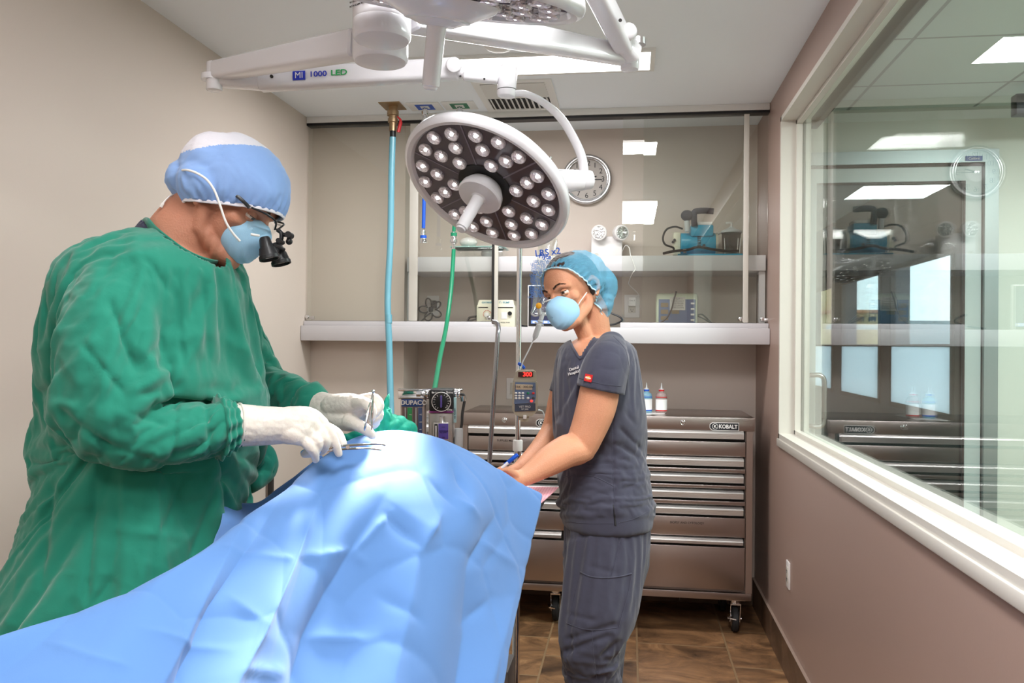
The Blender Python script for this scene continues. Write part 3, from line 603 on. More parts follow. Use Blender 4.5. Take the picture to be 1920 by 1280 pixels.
# vitals monitor
Yv = YT+.17
a, b = pb(1230, 1309, 549, 612, Yv, .1)
z0 = ZST+.001; z1 = atY(1270, 549, Yv).z; zw = z1-z0; xw = b.x-a.x
t = thing('vital_signs_monitor', 'cream cased vital signs monitor with blue front panel on the lower shelf', 'monitor', ((a.x+b.x)/2, Yv, z0))
MB().obox(((a.x+b.x)/2, Yv+.05, (z0+z1)/2), (xw, .1, zw), None, .016).build('case', mat('mint_cream_case', S(206, 214, 192), .4), t)
MB().obox(((a.x+b.x)/2, Yv-.001, z0+zw*.42), (xw*.88, .004, zw*.80), None, .003).build('front_panel', mat('slate_blue_panel', S(84, 104, 142), .4), t)
for i, (u, v, w2, h2) in enumerate(((.20, .66, .18, .12), (.20, .47, .18, .12), (.46, .47, .18, .11), (.20, .29, .18, .11))):
    MB().obox((a.x+xw*u, Yv-.004, z0+zw*v), (xw*w2, .002, zw*h2)).build('readout', mat('amber_readout', S(128, 110, 84), .3), t)
for i in range(4): MB().obox((a.x+xw*.87, Yv-.004, z0+zw*(.24+.155*i)), (xw*.085, .004, zw*.05), None, .001).build('side_button', M['whiteplastic'], t)
for i in range(6): MB().cyl((a.x+xw*(.14+.145*i), Yv-.002, z0+zw*.08), (a.x+xw*(.14+.145*i), Yv-.006, z0+zw*.08), .0075, seg=12).build('front_button', M['red'] if i in (0, 2) else M['whiteplastic'], t)
n_ = MB().obox((a.x+xw*.51, Yv-.005, z0+zw*.70), (xw*.37, .002, zw*.37)).build('paper_note', mat('note_paper', S(200, 194, 190), .6), t)
for i in range(5): text('note_writing', ('BP CUFF 3', 'CHECK DAILY', 'SpO2 PROBE', 'ECG LEADS', 'WIPE DOWN')[i], (a.x+xw*.51, Yv-.0062, z0+zw*(.83-.062*i)), X_, Z_, .011, M['shadegrey'], n_)
MB().tube(smooth_path([atY(1268, 546, Yv-.02), atY(1264, 560, Yv-.03), atY(1259, 580, Yv-.03), atY(1250, 596, Yv-.03), V((atY(1238, 607, Yv-.02).x, Yv-.03, ZST+.03))], 6), .0042, 8).build('lead_cable', M['black'], t)
for yy, off in ((.03, 0), (.06, .02)): MB().tube(smooth_path([(b.x-.005, Yv+yy, z0+.07), (b.x+.03, Yv+yy, z0+.055+off), (b.x+.09, Yv+yy, z0+.02), (b.x+.14, Yv+yy, z0+.006), (b.x+.17, Yv+yy-.05, z0+.006)], 6), .0042, 8).build('cable', M['rubber'], t)
MB().tube(smooth_path([(b.x+.13, Yv+.02, z0+.005), (b.x+.15, Yv+.02, z0+.025), (b.x+.19, Yv+.02, z0+.015), (b.x+.24, Yv+.0, z0+.005)], 6), .003, 8).build('cable', M['rubber'], t)
# ================================================================== SUCTION PUMP on the upper shelf
Yq = YT+.14
def qx(px, py, dy=0): return atY(px, py, Yq+dy)
M['teal'] = mat('teal_enamel', S(30, 150, 186), .3)
M['gfoam'] = mat('charcoal_foam', S(58, 58, 66), .8)
zt = ZUT+.001; a = qx(1277, 434); b = qx(1343, 470); zc_ = (a.z+b.z)/2
t = thing('suction_pump', 'teal portable suction pump with black carrying handle on the upper shelf', 'suction pump', (a.x, Yq, zt))
base = MB().box((qx(1270, 476).x, Yq-.04, zt), (qx(1391, 476).x, Yq+.16, zt+.014), .004).build('base_tray', M['teal'], t)
cy0, cy1 = a.x, b.x; rr = (a.z-zt-.016)/2; cz = zt+.016+rr
MB().cyl((cy0, Yq+.06, cz), (cy1, Yq+.06, cz), rr, seg=36, bev=.006).build('motor_housing', M['teal'], t)
MB().cyl((cy1-.001, Yq+.06, cz), (cy1+.012, Yq+.06, cz), rr*.96, rr*.85, seg=36).build('end_cap', M['cream'], t)
p0 = qx(1295, 432); p1 = qx(1338, 421)
MB().box((p0.x, Yq, p0.z-.03), (p1.x, Yq+.12, p1.z), .006).build('top_housing', M['teal'], t)
MB().box((p0.x+.004, Yq+.01, p1.z), (p1.x-.004, Yq+.11, p1.z+.018), .006).build('cylinder_head', M['whiteplastic'], t)
MB().sph((p0.x+.02, Yq+.05, p1.z+.022), .012).build('head_bolt', M['whiteplastic'], t)
q0 = qx(1302, 424); q1 = qx(1301, 396); q2 = qx(1338, 396)
MB().tube(smooth_path([q0, qx(1301, 405), qx(1303, 397), qx(1312, 395), qx(1325, 395), q2], 6), [.016]*31, 12).build('handle', M['gfoam'], t)
MB().sph(qx(1288, 404), (.032, .03, .029), seg=18).build('filter_muffler', M['gfoam'], t)
MB().tube([qx(1288, 404), qx(1300, 404)], .011).build('muffler_neck', M['gfoam'], t)
MB().cyl(qx(1288, 414), qx(1289, 434), .014).build('inlet_stem', M['clear2'], t)
MB().box((qx(1263, 433).x, Yq+.02, zt+.014), (cy0, Yq+.10, qx(1270, 434).z), .008).build('gauge_block', M['cream'], t)
for px, py in ((1265, 449), (1262, 453)): MB().cyl(qx(px, py, .0)+Y_*.02, qx(px, py)-Y_*.0+Y_*.012, .007).build('port', M['black'], t)
MB().tube(smooth_path([qx(1280, 429, .04), qx(1266, 425, .03), qx(1250, 430, .02), qx(1243, 445, .01), qx(1247, 458, .0), qx(1262, 464, .0), qx(1263, 470)], 7), .0052, 8).build('black_hose', M['rubber'], t)
vt = MB()
for k in range(7): vt.obox((qx(1311, 440).x, Yq+.06-rr*math.cos(math.asin(max(-1, min(1, (qx(1311, 441+3.2*k).z-cz)/rr))))-.0005, qx(1311, 441+3.2*k).z), (.018, .004, .0045))
vt.build('vent_slots', M['dark'], t)
MB().cyl((qx(1320, 459).x, Yq-.012+.008, qx(1320, 460).z), (qx(1320, 459).x, Yq+.03, qx(1320, 460).z), .0075).build('power_switch', M['gfoam'], t)
MB().tube(smooth_path([qx(1244, 475, -.1), qx(1262, 471, -.07), qx(1290, 468, -.05), qx(1310, 463, -.05), qx(1340, 468, -.05), qx(1370, 471, -.04), qx(1384, 470, .0)], 7), [.007]*43, 8).build('power_cord', M['rubber'], t)
cx_ = MB()
for k in (0, 1): cx_.obox(qx(1284, 468+5*k, -.063), (.016, .012, .006))
cx_.build('plug_prongs', M['chrome'], t)
# canister with graduated jar
cc = qx(1371, 450, .06)
t = thing('suction_canister', 'clear plastic suction jar with white lid beside the teal pump', 'canister', (cc.x, Yq+.06, zt+.014))
MB().lathe((cc.x, Yq+.06, zt+.0145), Z_, [(0, .040), (.004, .043), (.115, .050), (.118, .052)], 30).build('jar', M['clear'], t)
MB().lathe((cc.x, Yq+.06, zt+.132), Z_, [(0, .055), (.006, .056), (.012, .052), (.02, .03), (.03, .012), (.034, .011)], 28).build('jar_lid', M['clear2'], t)
MB().tube(smooth_path([(cc.x, Yq+.06, zt+.16), (cc.x, Yq+.06, zt+.185), (cc.x-.028, Yq+.06, zt+.185)], 4), .006).build('elbow', M['whiteplastic'], t)
MB().tube([(cc.x-.056, Yq+.06, zt+.132), (cc.x-.075, Yq+.05, zt+.126)], [.005, .009]).build('spout', M['whiteplastic'], t)
for dx in (-.04, .03, .042): MB().tube([(cc.x+dx*.9, Yq+.015, zt+.02), (cc.x+dx, Yq+.012, zt+.1)], .0022, 6).build('cage_rod', M['whiteplastic'], t)
# plastic box on the upper shelf behind the lamp
a = atY(846, 452, YT+.2); 
t = thing('storage_tub', 'clear plastic tub holding white supplies on the upper shelf behind the surgical lamp', 'tub', (a.x, YT+.2, ZUT))
x0, x1 = atY(848, 470, YT+.15).x, atY(945, 470, YT+.15).x
MB().box((x0, YT+.12, ZUT+.001), (x1, YT+.3, ZUT+.06), .008).build('tub_body', M['clear'], t)
MB().box((x0-.005, YT+.115, ZUT+.06), (x1+.005, YT+.305, ZUT+.066), .002).build('tub_lid', mat('aqua_lid', S(160, 200, 194), .3), t)
MB().sph(((x0*.72+x1*.28), YT+.2, ZUT+.095), (.05, .04, .028)).build('supply_pack', M['whiteplastic'], t)
MB().sph(((x0*.35+x1*.65), YT+.2, ZUT+.034), (.035, .035, .03)).build('supply_pack', M['whiteplastic'], t)
# ================================================================== IV STAND, PUMP, BAG
zi = 3.0
pt, pbm = at(977, 462, zi), at(967, 1120, zi)
px_, py_ = (at(972, 700, zi).x, at(972, 700, zi).y)
t = thing('iv_stand', 'chrome IV pole standing left of the nurse, carrying the infusion pump', 'IV stand', (px_, py_, 0))
MB().cyl((px_, py_, .10), (px_, py_, 1.05), .0135, seg=24).build('lower_pole', M['chrome'], t)
MB().cyl((px_, py_, 1.0), (px_, py_, 2.10), .0095, seg=24).build('upper_pole', M['chrome'], t)
MB().cyl((px_, py_, 1.035), (px_, py_, 1.075), .018, seg=20, bev=.003).build('height_clamp', M['whiteplastic'], t)
for k in range(5):
    a_ = 2*PI*k/5+.3; e = V((px_+.27*math.cos(a_), py_+.27*math.sin(a_), .065))
    l = MB().tube([(px_, py_, .12), (px_+.05*math.cos(a_), py_+.05*math.sin(a_), .11), e], [.016, .014, .010], 10).build('base_leg', M['chrome'], t)
    MB().cyl(e-Z_*.040+V((-math.sin(a_), math.cos(a_), 0))*.01, e-Z_*.040-V((-math.sin(a_), math.cos(a_), 0))*.01, .025, seg=20).cyl(e-Z_*.02, e, .006).build('caster', M['rubber'], l)
for s in (1, -1): MB().tube(smooth_path([(px_, py_, 2.05), (px_+s*.05, py_, 2.09), (px_+s*.10, py_, 2.07), (px_+s*.11, py_, 2.095)], 5), .004).build('hook', M['chrome'], t)
MB().cyl((px_, py_, .895), (px_, py_, .91), .0145).build('green_tape', M['green'], t)
# lcd infusion pump
cxy = at(985, 740, zi-.06); ax = (RIGHT.copy(), -(FWD*1.0), UP.copy())
AX = (RIGHT, FWD, UP)
def fp(px, py, d=0): return at(px, py, zi-.05-d)
t = thing('infusion_pump', 'grey infusion pump with red 300 readout clamped on the chrome IV pole', 'infusion pump', tuple(fp(985, 784)))
def outl(pp, z, dep, name, m, par, bev=0): return MB().prism([at(x, y, z) for x, y in pp], FWD*dep).build(name, m, par)
zb = zi-.075
M['pumpgrey'] = mat('pump_taupe_plastic', S(168, 158, 140), .4)
outl([(961, 722), (962, 716), (966, 713), (1003, 713), (1007, 716), (1009, 722), (1008, 765), (1004, 774), (997, 780), (974, 781), (966, 777), (960, 768)], zb, .05, 'pump_body', M['pumpgrey'], t)
outl([(967, 697), (972, 694), (1001, 694), (1005, 697), (1007, 714), (962, 714)], zb+.004, .045, 'display_hood', M['pumpgrey'], t)
outl([(966, 716), (1004, 717), (1005, 745), (1002, 755), (964, 757)], zb-.003, .004, 'keypad_panel', mat('keypad_slate', S(92, 108, 138), .4), t)
outl([(965, 757), (1004, 756), (1004, 770), (965, 771)], zb-.004, .006, 'lower_door', mat('door_navy', S(58, 66, 84), .4), t)
outl([(971.5, 697), (999.5, 697), (999.5, 706.5), (971.5, 706.5)], zb-.002, .004, 'led_window', mat('led_dark_red', S(60, 4, 8), .3), t)
M['led'] = mat('led_red', S(255, 40, 30), .4, emit=(1, .04, .03, 1), estr=1.6)
text('led_digits', '300', at(989, 701.8, zb-.004), RIGHT, UP, .0215, M['led'], t, bold=.0006)
outl([(967, 720), (999, 721), (998, 730.5), (967, 730)], zb-.005, .002, 'lcd', mat('lcd_tan', S(196, 176, 150), .3), t)
text('lcd_digits', 'TRK  300.0hr', at(983, 725.3, zb-.006), RIGHT, UP, .0125, M['shadegrey'], t)
for r_ in range(3):
    for c_ in range(3): MB().sph(at(967.5+6.4*c_, 736.8+4.8*r_, zb-.005), (.005, .002, .0036), (RIGHT, FWD, UP), 10, 6).build('key', M['whiteplastic'], t)
for (kx, ky, km) in ((990, 737, M['green']), (1000, 737, M['red']), (990, 746, M['whiteplastic']), (1000, 746, M['shadegrey']), (996.5, 751.5, M['led'])): MB().sph(at(kx, ky, zb-.005), (.005, .002, .0042), (RIGHT, FWD, UP), 10, 6).build('key', km, t)
text('pump_print', 'VET PRO', at(984, 762.5, zb-.006), RIGHT, UP, .0105, M['whiteplastic'], t)
text('pump_print', 'VIP 2000', at(984, 767, zb-.006), RIGHT, UP, .007, M['whiteplastic'], t)
outl([(972, 780), (992, 780), (990, 790), (976, 790)], zb+.01, .06, 'pole_clamp', M['pumpgrey'], t)
MB().obox(at(984, 781.5, zb-.002), (.012, .012, .014), AX, .002).build('latch', M['whiteplastic'], t)
# cord from pump
MB().tube(smooth_path([at(1009, 768, zb+.02), at(1018, 772, zb+.03), at(1022, 790, zb+.04), at(1024, 806, zb+.1)], 6), .0022, 8).build('thin_line', M['clear2'], t)
# IV bag: soft pillow
M['bag'] = glass_mat('iv_bag_plastic', (.90, .91, .885, 1), .13, .15)
bagL = [(1012, 437, 1039), (1011, 450, 1045), (1008, 470, 1045), (1006, 500, 1044), (1003, 530, 1043), (1000, 555, 1042), (998, 578, 1041), (994, 588, 1038)]
zg = zi-.05; rings = []
n_ = 20
pr = []
for i, (xl_, y_, xr_) in enumerate(bagL):
    th = [.002, .010, .020, .026, .030, .030, .020, .004][i]; c0 = at((xl_+xr_)/2, y_, zg); hw = pxm((xr_-xl_)/2, zg)
    rings.append([c0+RIGHT*(hw*math.cos(2*PI*k/n_))+FWD*(th*math.sin(2*PI*k/n_)) for k in range(n_)])
t = thing('iv_bag', 'clear IV fluid bag with blue print and yellow port hanging beside the nurse', 'IV bag', tuple(at(1020, 590, zg)))
bm_ = MB().rings(rings).build('bag_body', M['bag'], t, 60)
lbl = mat('iv_print_blue', S(70, 120, 190), .5)
text('bag_print', 'LRS x2', at(1027, 473, zg-.024), (RIGHT*.98+UP*.12), UP, .032, M['blue'], t, bold=.0006)
text('bag_print', 'Plyte', at(1022, 481, zg-.024), (RIGHT*.98-UP*.12), UP, .022, M['blue'], t, bold=.0006)
for k in range(17): text('bag_print', ('1000 mL NaCl', 'LACTATED RING', 'INJECTION USP', 'Sodium 130 mEq', 'Each 100 mL has')[k % 5], at(1016-.35*k, 489+4.1*k, zg-.030), (RIGHT*.99+UP*.10), UP, .0125, lbl, t, bold=.0002, sx=.82)
MB().sph(at(1010, 573, zg-.028), (.0105, .004, .0105), AX).build('yellow_port', mat('yellow_port', S(240, 170, 30), .4), t)
MB().tube([at(1010, 573, zg-.026), at(1012, 588, zg-.01)], .007).build('port_stem', M['clear2'], t)
MB().tube([at(1018, 585, zg), at(1014, 600, zg-.004)], [.009, .008]).build('spike_port', M['clear2'], t)
for sgn in (1, -1): MB().tube(smooth_path([at(1018+sgn*22, 588, zg), at(1018+sgn*14, 592, zg), at(1017, 588, zg)], 5), .0035, 8).build('bag_shoulder', M['clear2'], t)
MB().tube([at(1025, 437, zg), at(1024, 415, zg+.02), at(1005, 400, zg+.05)], .0025, 6).build('hanging_loop', M['clear2'], t)
t = thing('iv_drip_set', 'clear drip chamber and thin line running from the IV bag to the pump', 'IV line', tuple(at(1010, 625, zg)))
ddir = (at(1004, 628, zg)-at(1013, 602, zg)).normalized()
MB().lathe(at(1014, 600, zg-.004), ddir, [(0, .008), (.006, .012), (.01, .007), (.016, .007), (.018, .010), (.062, .010), (.068, .006), (.075, .003)], 18).build('drip_chamber', M['clear2'], t)
MB().obox(at(1011, 607, zg-.004), (.034, .006, .006), (ddir.cross(FWD).normalized(), FWD, ddir), .002).build('chamber_wings', M['clear2'], t)
MB().tube([at(1004, 629, zg), at(992, 655, zg-.005), at(980, 678, zg-.01), at(977, 690, zg-.01)], .0024, 8).build('drip_line', M['clear2'], t)
t = tag(MB().obox(at(979, 686, zi-.05), (.026, .012, .010), ((RIGHT*.75-UP*.65).normalized(), FWD, (RIGHT*.65+UP*.75).normalized()), .003).tube([at(972, 681, zi-.05), at(978, 684, zi-.055), at(983, 690, zi-.05)], .0055).build('roller_clamp', M['blue']), 'small bright blue clamp on the drip line just above the infusion pump', 'clamp')
# ================================================================== ANAESTHESIA MACHINE
za = 2.85; Fx = AX
t = thing('anaesthesia_machine', 'anaesthesia machine with flowmeter block and black dial vaporizer behind the drape', 'anaesthesia machine', (at(800, 760, za).x, at(800, 760, za).y+.05, 0))
AXR = (X_, Y_, Z_)
def ap(px, py, d=0): return at(px, py, za+d)
def abox(px0, px1, py0, py1, d, dep, name, m, par, bev=.003):
    a = ap(px0, py0, d); c = ap(px1, py1, d); w = (c-a).dot(RIGHT); h = (a-c).dot(UP)
    return MB().obox((a+c)/2+FWD*(dep/2), (w, dep, h), AX, bev).build(name, m, par)
# cart body below the drape line, kept simple but real
bx = at(805, 900, za+.12)
MB().box((bx.x-.19, bx.y-.16, .12), (bx.x+.19, bx.y+.2, .75), .01).build('cart_body', M['whiteplastic'], t)
for sx_ in (-1, 1):
    for sy_ in (-1, 1): MB().cyl((bx.x+sx_*.15-.012, bx.y+sy_*.13, .06), (bx.x+sx_*.15+.012, bx.y+sy_*.13, .06), .06).build('caster', M['rubber'], t)
MB().box((bx.x-.05, bx.y-.02, .75), (bx.x-.01, bx.y+.02, 1.24)).build('mast', M['chrome'], t)
abox(745, 868, 729, 733, .03, .03, 'top_rail', M['chrome'], t)
abox(746, 805, 730, 748, .045, .02, 'back_rail', M['chrome'], t)
abox(751, 797, 744, 860, -.005, .05, 'flowmeter_block', mat('flowmeter_metal', S(176, 160, 152), .35, metal=.6), t)
abox(749, 796, 743, 747.5, -.012, .06, 'block_cap', M['alu'], t)
abox(753, 792.5, 748, 762, -.010, .006, 'navy_header', M['navy'], t, .0005)
text('block_lettering', 'DUPACO', ap(776, 755, -.012), RIGHT, UP, .0215, M['white'], t, bold=.0006)
MB().torus(ap(757.5, 755.5, -.012), -FWD, .0028, .0007, 16, 6).build('block_emblem', M['white'], t)
abox(754, 763, 763, 858, -.008, .004, 'tube_channel', mat('flow_channel', S(120, 96, 92), .3), t, .0003)
abox(764, 772.5, 764, 858, -.008, .004, 'green_scale', mat('scale_green', S(40, 148, 78), .4), t, .0003)
abox(773.5, 783, 763, 858, -.008, .004, 'tube_channel', mat('flow_channel_dark', S(104, 84, 86), .3), t, .0003)
abox(784, 791.5, 764, 858, -.008, .004, 'blue_scale', mat('scale_blue', S(66, 84, 128), .4), t, .0003)
for xx in (760, 780): MB().cyl(ap(xx, 764, -.012), ap(xx, 856, -.012), .0022).build('flow_tube', M['clear2'], t)
dm = MB()
for k in range(6): dm.obox(ap(769, 777+14*k, -.0105), (.007, .001, .0016), AX); dm.obox(ap(788, 777+14*k, -.0105), (.006, .001, .0016), AX)
dm.build('scale_marks', M['white'], t)
for k in range(6): text('scale_number', str(6-k), ap(771, 780.5+14*k-3.5, -.0105), RIGHT, UP, .008, M['white'], t); text('scale_number', str(12-2*k), ap(789.5, 780.5+14*k-3.5, -.0105), RIGHT, UP, .007, M['white'], t)
# vaporizer
abox(804, 850, 730, 772, -.05, .11, 'vaporizer_head', M['black'], t, .008)
abox(804.5, 849.5, 771, 773.5, -.052, .112, 'purple_line', mat('purple_line', S(150, 60, 140), .4), t, .001)
abox(805, 849, 773.5, 862, -.045, .10, 'vaporizer_body', mat('vaporizer_metal', S(170, 164, 160), .35, metal=.7), t, .006)
dc = ap(828, 752.5, -.052)
MB().cyl(dc, dc-FWD*.012, pxm(17.5, za), seg=40, bev=.002).build('vaporizer_dial', M['black'], t)
MB().torus(dc-FWD*.0125, -FWD, pxm(17.3, za), .0012, 48, 6).build('dial_ring', M['white'], t)
MB().obox(dc-FWD*.018+UP*.001, (.0062, .014, .040), AX, .002).build('dial_grip', mat('violet_grip', S(92, 76, 150), .4), t)
dm = MB()
for k in range(16):
    a_ = R(-150+k*19.5); d_ = RIGHT*math.sin(a_)+UP*math.cos(a_)
    L_ = .007 if k % 2 == 0 else .004
    if abs(((-150+k*19.5+180) % 360)-180) < 22: continue
    dm.obox(dc-FWD*.0126+d_*.0245, (.0013, .001, L_), (d_.cross(FWD), FWD, d_))
dm.build('dial_marks', M['white'], t)
for s_, x_, y_, z_ in (('5', 838, 763, .008), ('4', 843, 752, .008), ('3', 839, 742, .008), ('1', 817, 763, .008), ('2', 814, 745, .008)): text('dial_number', s_, ap(x_, y_, -.0655), RIGHT, UP, z_, M['white'], t)
text('vaporizer_print', 'Sigma', ap(843, 735.5, -.0506), RIGHT, UP, .0105, M['white'], t, bold=.0002); text('vaporizer_print', 'Elite', ap(843, 768, -.0506), RIGHT, UP, .0105, M['white'], t, bold=.0002); text('vaporizer_print', 'Penlon', ap(816, 735.5, -.0506), RIGHT, UP, .009, M['white'], t)
MB().sph(ap(811.5, 736, -.0506), (.003, .001, .003), AX).build('vaporizer_emblem', M['white'], t)
MB().lathe(ap(829.5, 792, -.055), UP, [(0, .012), (.004, .0095), (.02, .0095), (.022, .008)], 20).build('filler_cap', M['alu'], t)
abox(812, 842, 792, 826, -.066, .022, 'level_gauge', mat('vaporizer_metal_light', S(200, 196, 194), .35, metal=.6), t, .003)
abox(822, 840.5, 794, 823.5, -.069, .005, 'purple_label', mat('purple_label', S(88, 70, 158), .4), t, .0006)
abox(814.5, 820.5, 795, 823, -.068, .004, 'sight_glass', M['black'], t, .0005)
abox(816.3, 818.6, 798, 821, -.070, .003, 'sight_tube', M['whiteplastic'], t, .0003)
for s_, yy in (('MAX', 800.5), ('ISOFLURANE', 808), ('FILL LEVEL', 811), ('MIN', 820)): text('label_print', s_, ap(831.5, yy, -.0698), RIGHT, UP, .0052, M['ink'], t)
for a0, a1, r_ in ((797, 804, .013), (787, 797, .008), (850, 858, .012), (858, 863, .015)): MB().cyl(ap(a0, 738.5, 0), ap(a1, 738.5, 0), r_, seg=20, bev=.002).build('pipe_fitting', M['chrome'], t)
MB().cyl(ap(781, 739, -.005), ap(789, 739, -.005), .010, seg=8).build('hex_nut', M['chrome'], t)
MB().tube(smooth_path([ap(862, 739), ap(869, 740), ap(871, 750), ap(867, 775), ap(865, 800), ap(856, 815), ap(849, 832)], 6), .005, 10).build('black_hose', M['shadegrey'], t)
MB().cyl(ap(868, 742), ap(869, 752), .009).build('hose_fitting', M['chrome'], t)
abox(850.5, 855.5, 745, 792, -.03, .012, 'side_sticker', mat('sticker_aqua', S(176, 214, 218), .4), t, .0004)
text('side_print', 'O2 FLUSH', ap(853, 775, -.0312), UP, -RIGHT, .008, M['ink'], t)
MB().lathe(ap(860, 838, -.02), UP, [(0, .014), (.004, .015), (.06, .015), (.064, .013)], 20).build('syringe_cup', M['clear2'], t)
abox(800, 806, 818, 860, .02, .03, 'side_bracket', M['black'], t)
# curved rod standing on the machine
t = thing('bent_rod_stand', 'thin grey steel rod with bent top standing between anaesthesia machine and IV pole', 'rod', tuple(V((at(917, 880, 2.95).x, at(917, 880, 2.95).y, 0))))
MB().tube(smooth_path([at(924, 603, 2.98), at(931, 605, 2.97), at(934.5, 614, 2.96), at(933, 632, 2.95), at(930, 680, 2.95), at(924, 770, 2.95), at(917.5, 870, 2.95)], 8)+[V((at(905, 1250, 2.95).x, at(905, 1250, 2.95).y, .03))], [.0085]*50, 12).build('rod', M['steel_dk'] if 0 else mat('grey_steel_rod', S(170, 170, 176), .25, metal=1), t)
bp_ = at(905, 1250, 2.95)
MB().lathe((bp_.x, bp_.y, .001), Z_, [(0, .09), (.012, .09), (.02, .075), (.03, .02), (.05, .012)], 32).build('rod_base', M['shadegrey'], t)
# ================================================================== SURGICAL LAMPS
M['lampwhite'] = mat('lamp_white_enamel', S(222, 220, 224), .22, coat=.3)
M['plate'] = mat('lamp_dark_glossy_cover', S(74, 66, 74), .12, spec=.8, coat=.5)
M['rib'] = mat('cover_rib', S(120, 112, 124), .25, spec=.8)
M['lens'] = mat('led_lens', S(236, 230, 236), .16, metal=.55, bump=.8, bscale=120)
M['ledglow'] = mat('led_core_glow', (1, 1, 1, 1), .3, emit=(1, .98, .96, 1), estr=9)
def beam(a, b, w, h, name, m, par, bev=.010, w2=None, h2=None, up=Z_):
    a = V(a); b = V(b); d = (b-a).normalized(); s = d.cross(up).normalized(); u = s.cross(d).normalized(); w2 = w2 or w; h2 = h2 or h
    def ring(c, w, h):
        r = min(bev, w*.45, h*.45); pts = []
        for (sx, sy, a0) in ((1, 1, 0), (-1, 1, 90), (-1, -1, 180), (1, -1, 270)):
            for k in range(4):
                an = R(a0+30*k); pts.append(c+s*(sx*(w/2-r)+r*math.cos(an))+u*(sy*(h/2-r)+r*math.sin(an)))
        return pts
    e = bev*.5
    return MB().rings([ring(a, w-2*e, h-2*e), ring(a+d*e, w, h), ring(b-d*e, w2, h2), ring(b, w2-2*e, h2-2*e)]).build(name, m, par)
def lamp_head(root, C, n, ex, R0, leds=True, yoke=None, ring0=0):
    n = n.normalized(); ex = (ex-n*ex.dot(n)).normalized(); ey = n.cross(ex)
    P = lambda r, a, h: C+ex*(r*math.cos(a))+ey*(r*math.sin(a))+n*h
    hs = MB().lathe(C, n, [(-.062, .02), (-.060, .10), (-.052, R0*.62), (-.030, R0*.92), (-.012, R0*1.0), (.004, R0*1.015), (.014, R0*1.0), (.019, R0*.965), (.016, R0*.92), (.006, R0*.895)], 72)
    h = hs.build('lamp_housing', M['lampwhite'], root, 40)
    MB().lathe(C, n, [(.0055, R0*.895), (.0075, R0*.893), (.0078, .001)], 72).build('dark_cover', M['plate'], h)
    for k in range(6):
        sp = MB(); a = 2*PI*k/6+ring0; p, q = P(.075, a, .0085), P(R0*.89, a, .0085); d = (q-p).normalized(); sp.obox((p+q)/2, ((q-p).length, .004, .0016), (d, n.cross(d), n)); sp.build('cover_rib', M['rib'], h)
    MB().lathe(C, n, [(.008, .082), (.011, .080), (.0112, .02)], 48).build('centre_ring', M['black'], h)
    if leds:
        for k in range(6):
            for (rr, da) in ((.86-.055, -19), (.86-.055, 0), (.86-.055, 19), (.60, -13.5), (.60, 13.5), (.405, 0)):
                a = 2*PI*(k+.5)/6+ring0+R(da); r = R0*rr*(.97 if da and rr > .7 else 1)
                L_ = MB().lathe(P(r, a, .0078), n, [(0, .0195), (.004, .0205), (.009, .0195), (.0105, .017), (.007, .012), (.006, .006)], 24).build('led_lens', M['lens'], h)
                MB().sph(P(r, a, .0125), .0052, (ex, ey, n), 10, 6).build('led_core', M['ledglow'], L_)
    hub = MB().lathe(C, n, [(.008, .050), (.030, .062), (.046, .064), (.052, .060), (.054, .030)], 48).build('centre_hub', M['lampwhite'], h)
    cp = C+n*.042+ex*.0
    if leds:
        # little control strip on the rim of the hub
        g = MB()
        for k in range(7):
            a = R(-8+7*k)+ring0; g.obox(P(.0638, a, .038), (.002, .0035, .005), (ex*math.cos(a)+ey*math.sin(a), -ex*math.sin(a)+ey*math.cos(a), n))
        g.build('control_buttons', M['green'], hub)
    MB().lathe(C, n, [(.050, .026), (.058, .0185), (.075, .0175), (.155, .0165), (.166, .0165), (.168, .0135), (.172, .0125), (.174, .008)], 28).build('sterile_handle', M['lampwhite'], h)
    return h
# ---- lamp A : MI 1000 with the two long arms
zA = 1.98
hubA = at(713, 118, zA); hubA_z = hubA.z
tA = thing('surgical_lamp', 'big round white surgical lamp with lit LED clusters, hanging over the patient', 'surgical lamp', (hubA.x, hubA.y, ZC), 'ceiling mounted surgical lamps')
MB().lathe((hubA.x, hubA.y, hubA_z), Z_, [(0, .055), (.0015, .061), (.006, .0645), (.012, .066), (.27, .066), (.28, .06)], 40).build('column_hub', M['lampwhite'], tA)
MB().cyl((hubA.x, hubA.y, hubA_z+.27), (hubA.x, hubA.y, ZC-.02), .036, seg=32).build('drop_column', M['lampwhite'], tA)
MB().lathe((hubA.x, hubA.y, ZC), -Z_, [(0, .13), (.03, .13), (.05, .10), (.055, .04)], 40).build('ceiling_canopy', M['lampwhite'], tA)
e0 = at(413, 138, 2.36)
a1 = at(672, 83, 2.01)
beam(a1, at(408, 133, 2.36), .060, .066, 'upper_arm', M['lampwhite'], tA, h2=.050, w2=.052)
MB().cyl(at(396, 128, 2.36)-Z_*.018, at(396, 128, 2.36)-Z_*.034, .027).cyl(at(402, 137, 2.36)+Z_*.030, at(402, 137, 2.36)-Z_*.050, .022, seg=28, bev=.003).build('arm_knuckle', M['lampwhite'], tA)
l0 = at(430, 153, 2.38); l1 = at(860, 129, 2.33)
beam(at(402, 152, 2.37), at(500, 152, 2.37), .046, .030, 'knuckle_neck', M['lampwhite'], tA, .008, h2=.050)
beam(at(486, 152, 2.37), l1, .052, .058, 'spring_arm', M['lampwhite'], tA, .012)
sd = (at(700, 140, 2.31)-at(560, 148, 2.34)).normalized()
face = lambda px, py: at(px, py, 2.37-(px-486)*.04/374-.0300)
fu = (UP-sd*UP.dot(sd)).normalized()
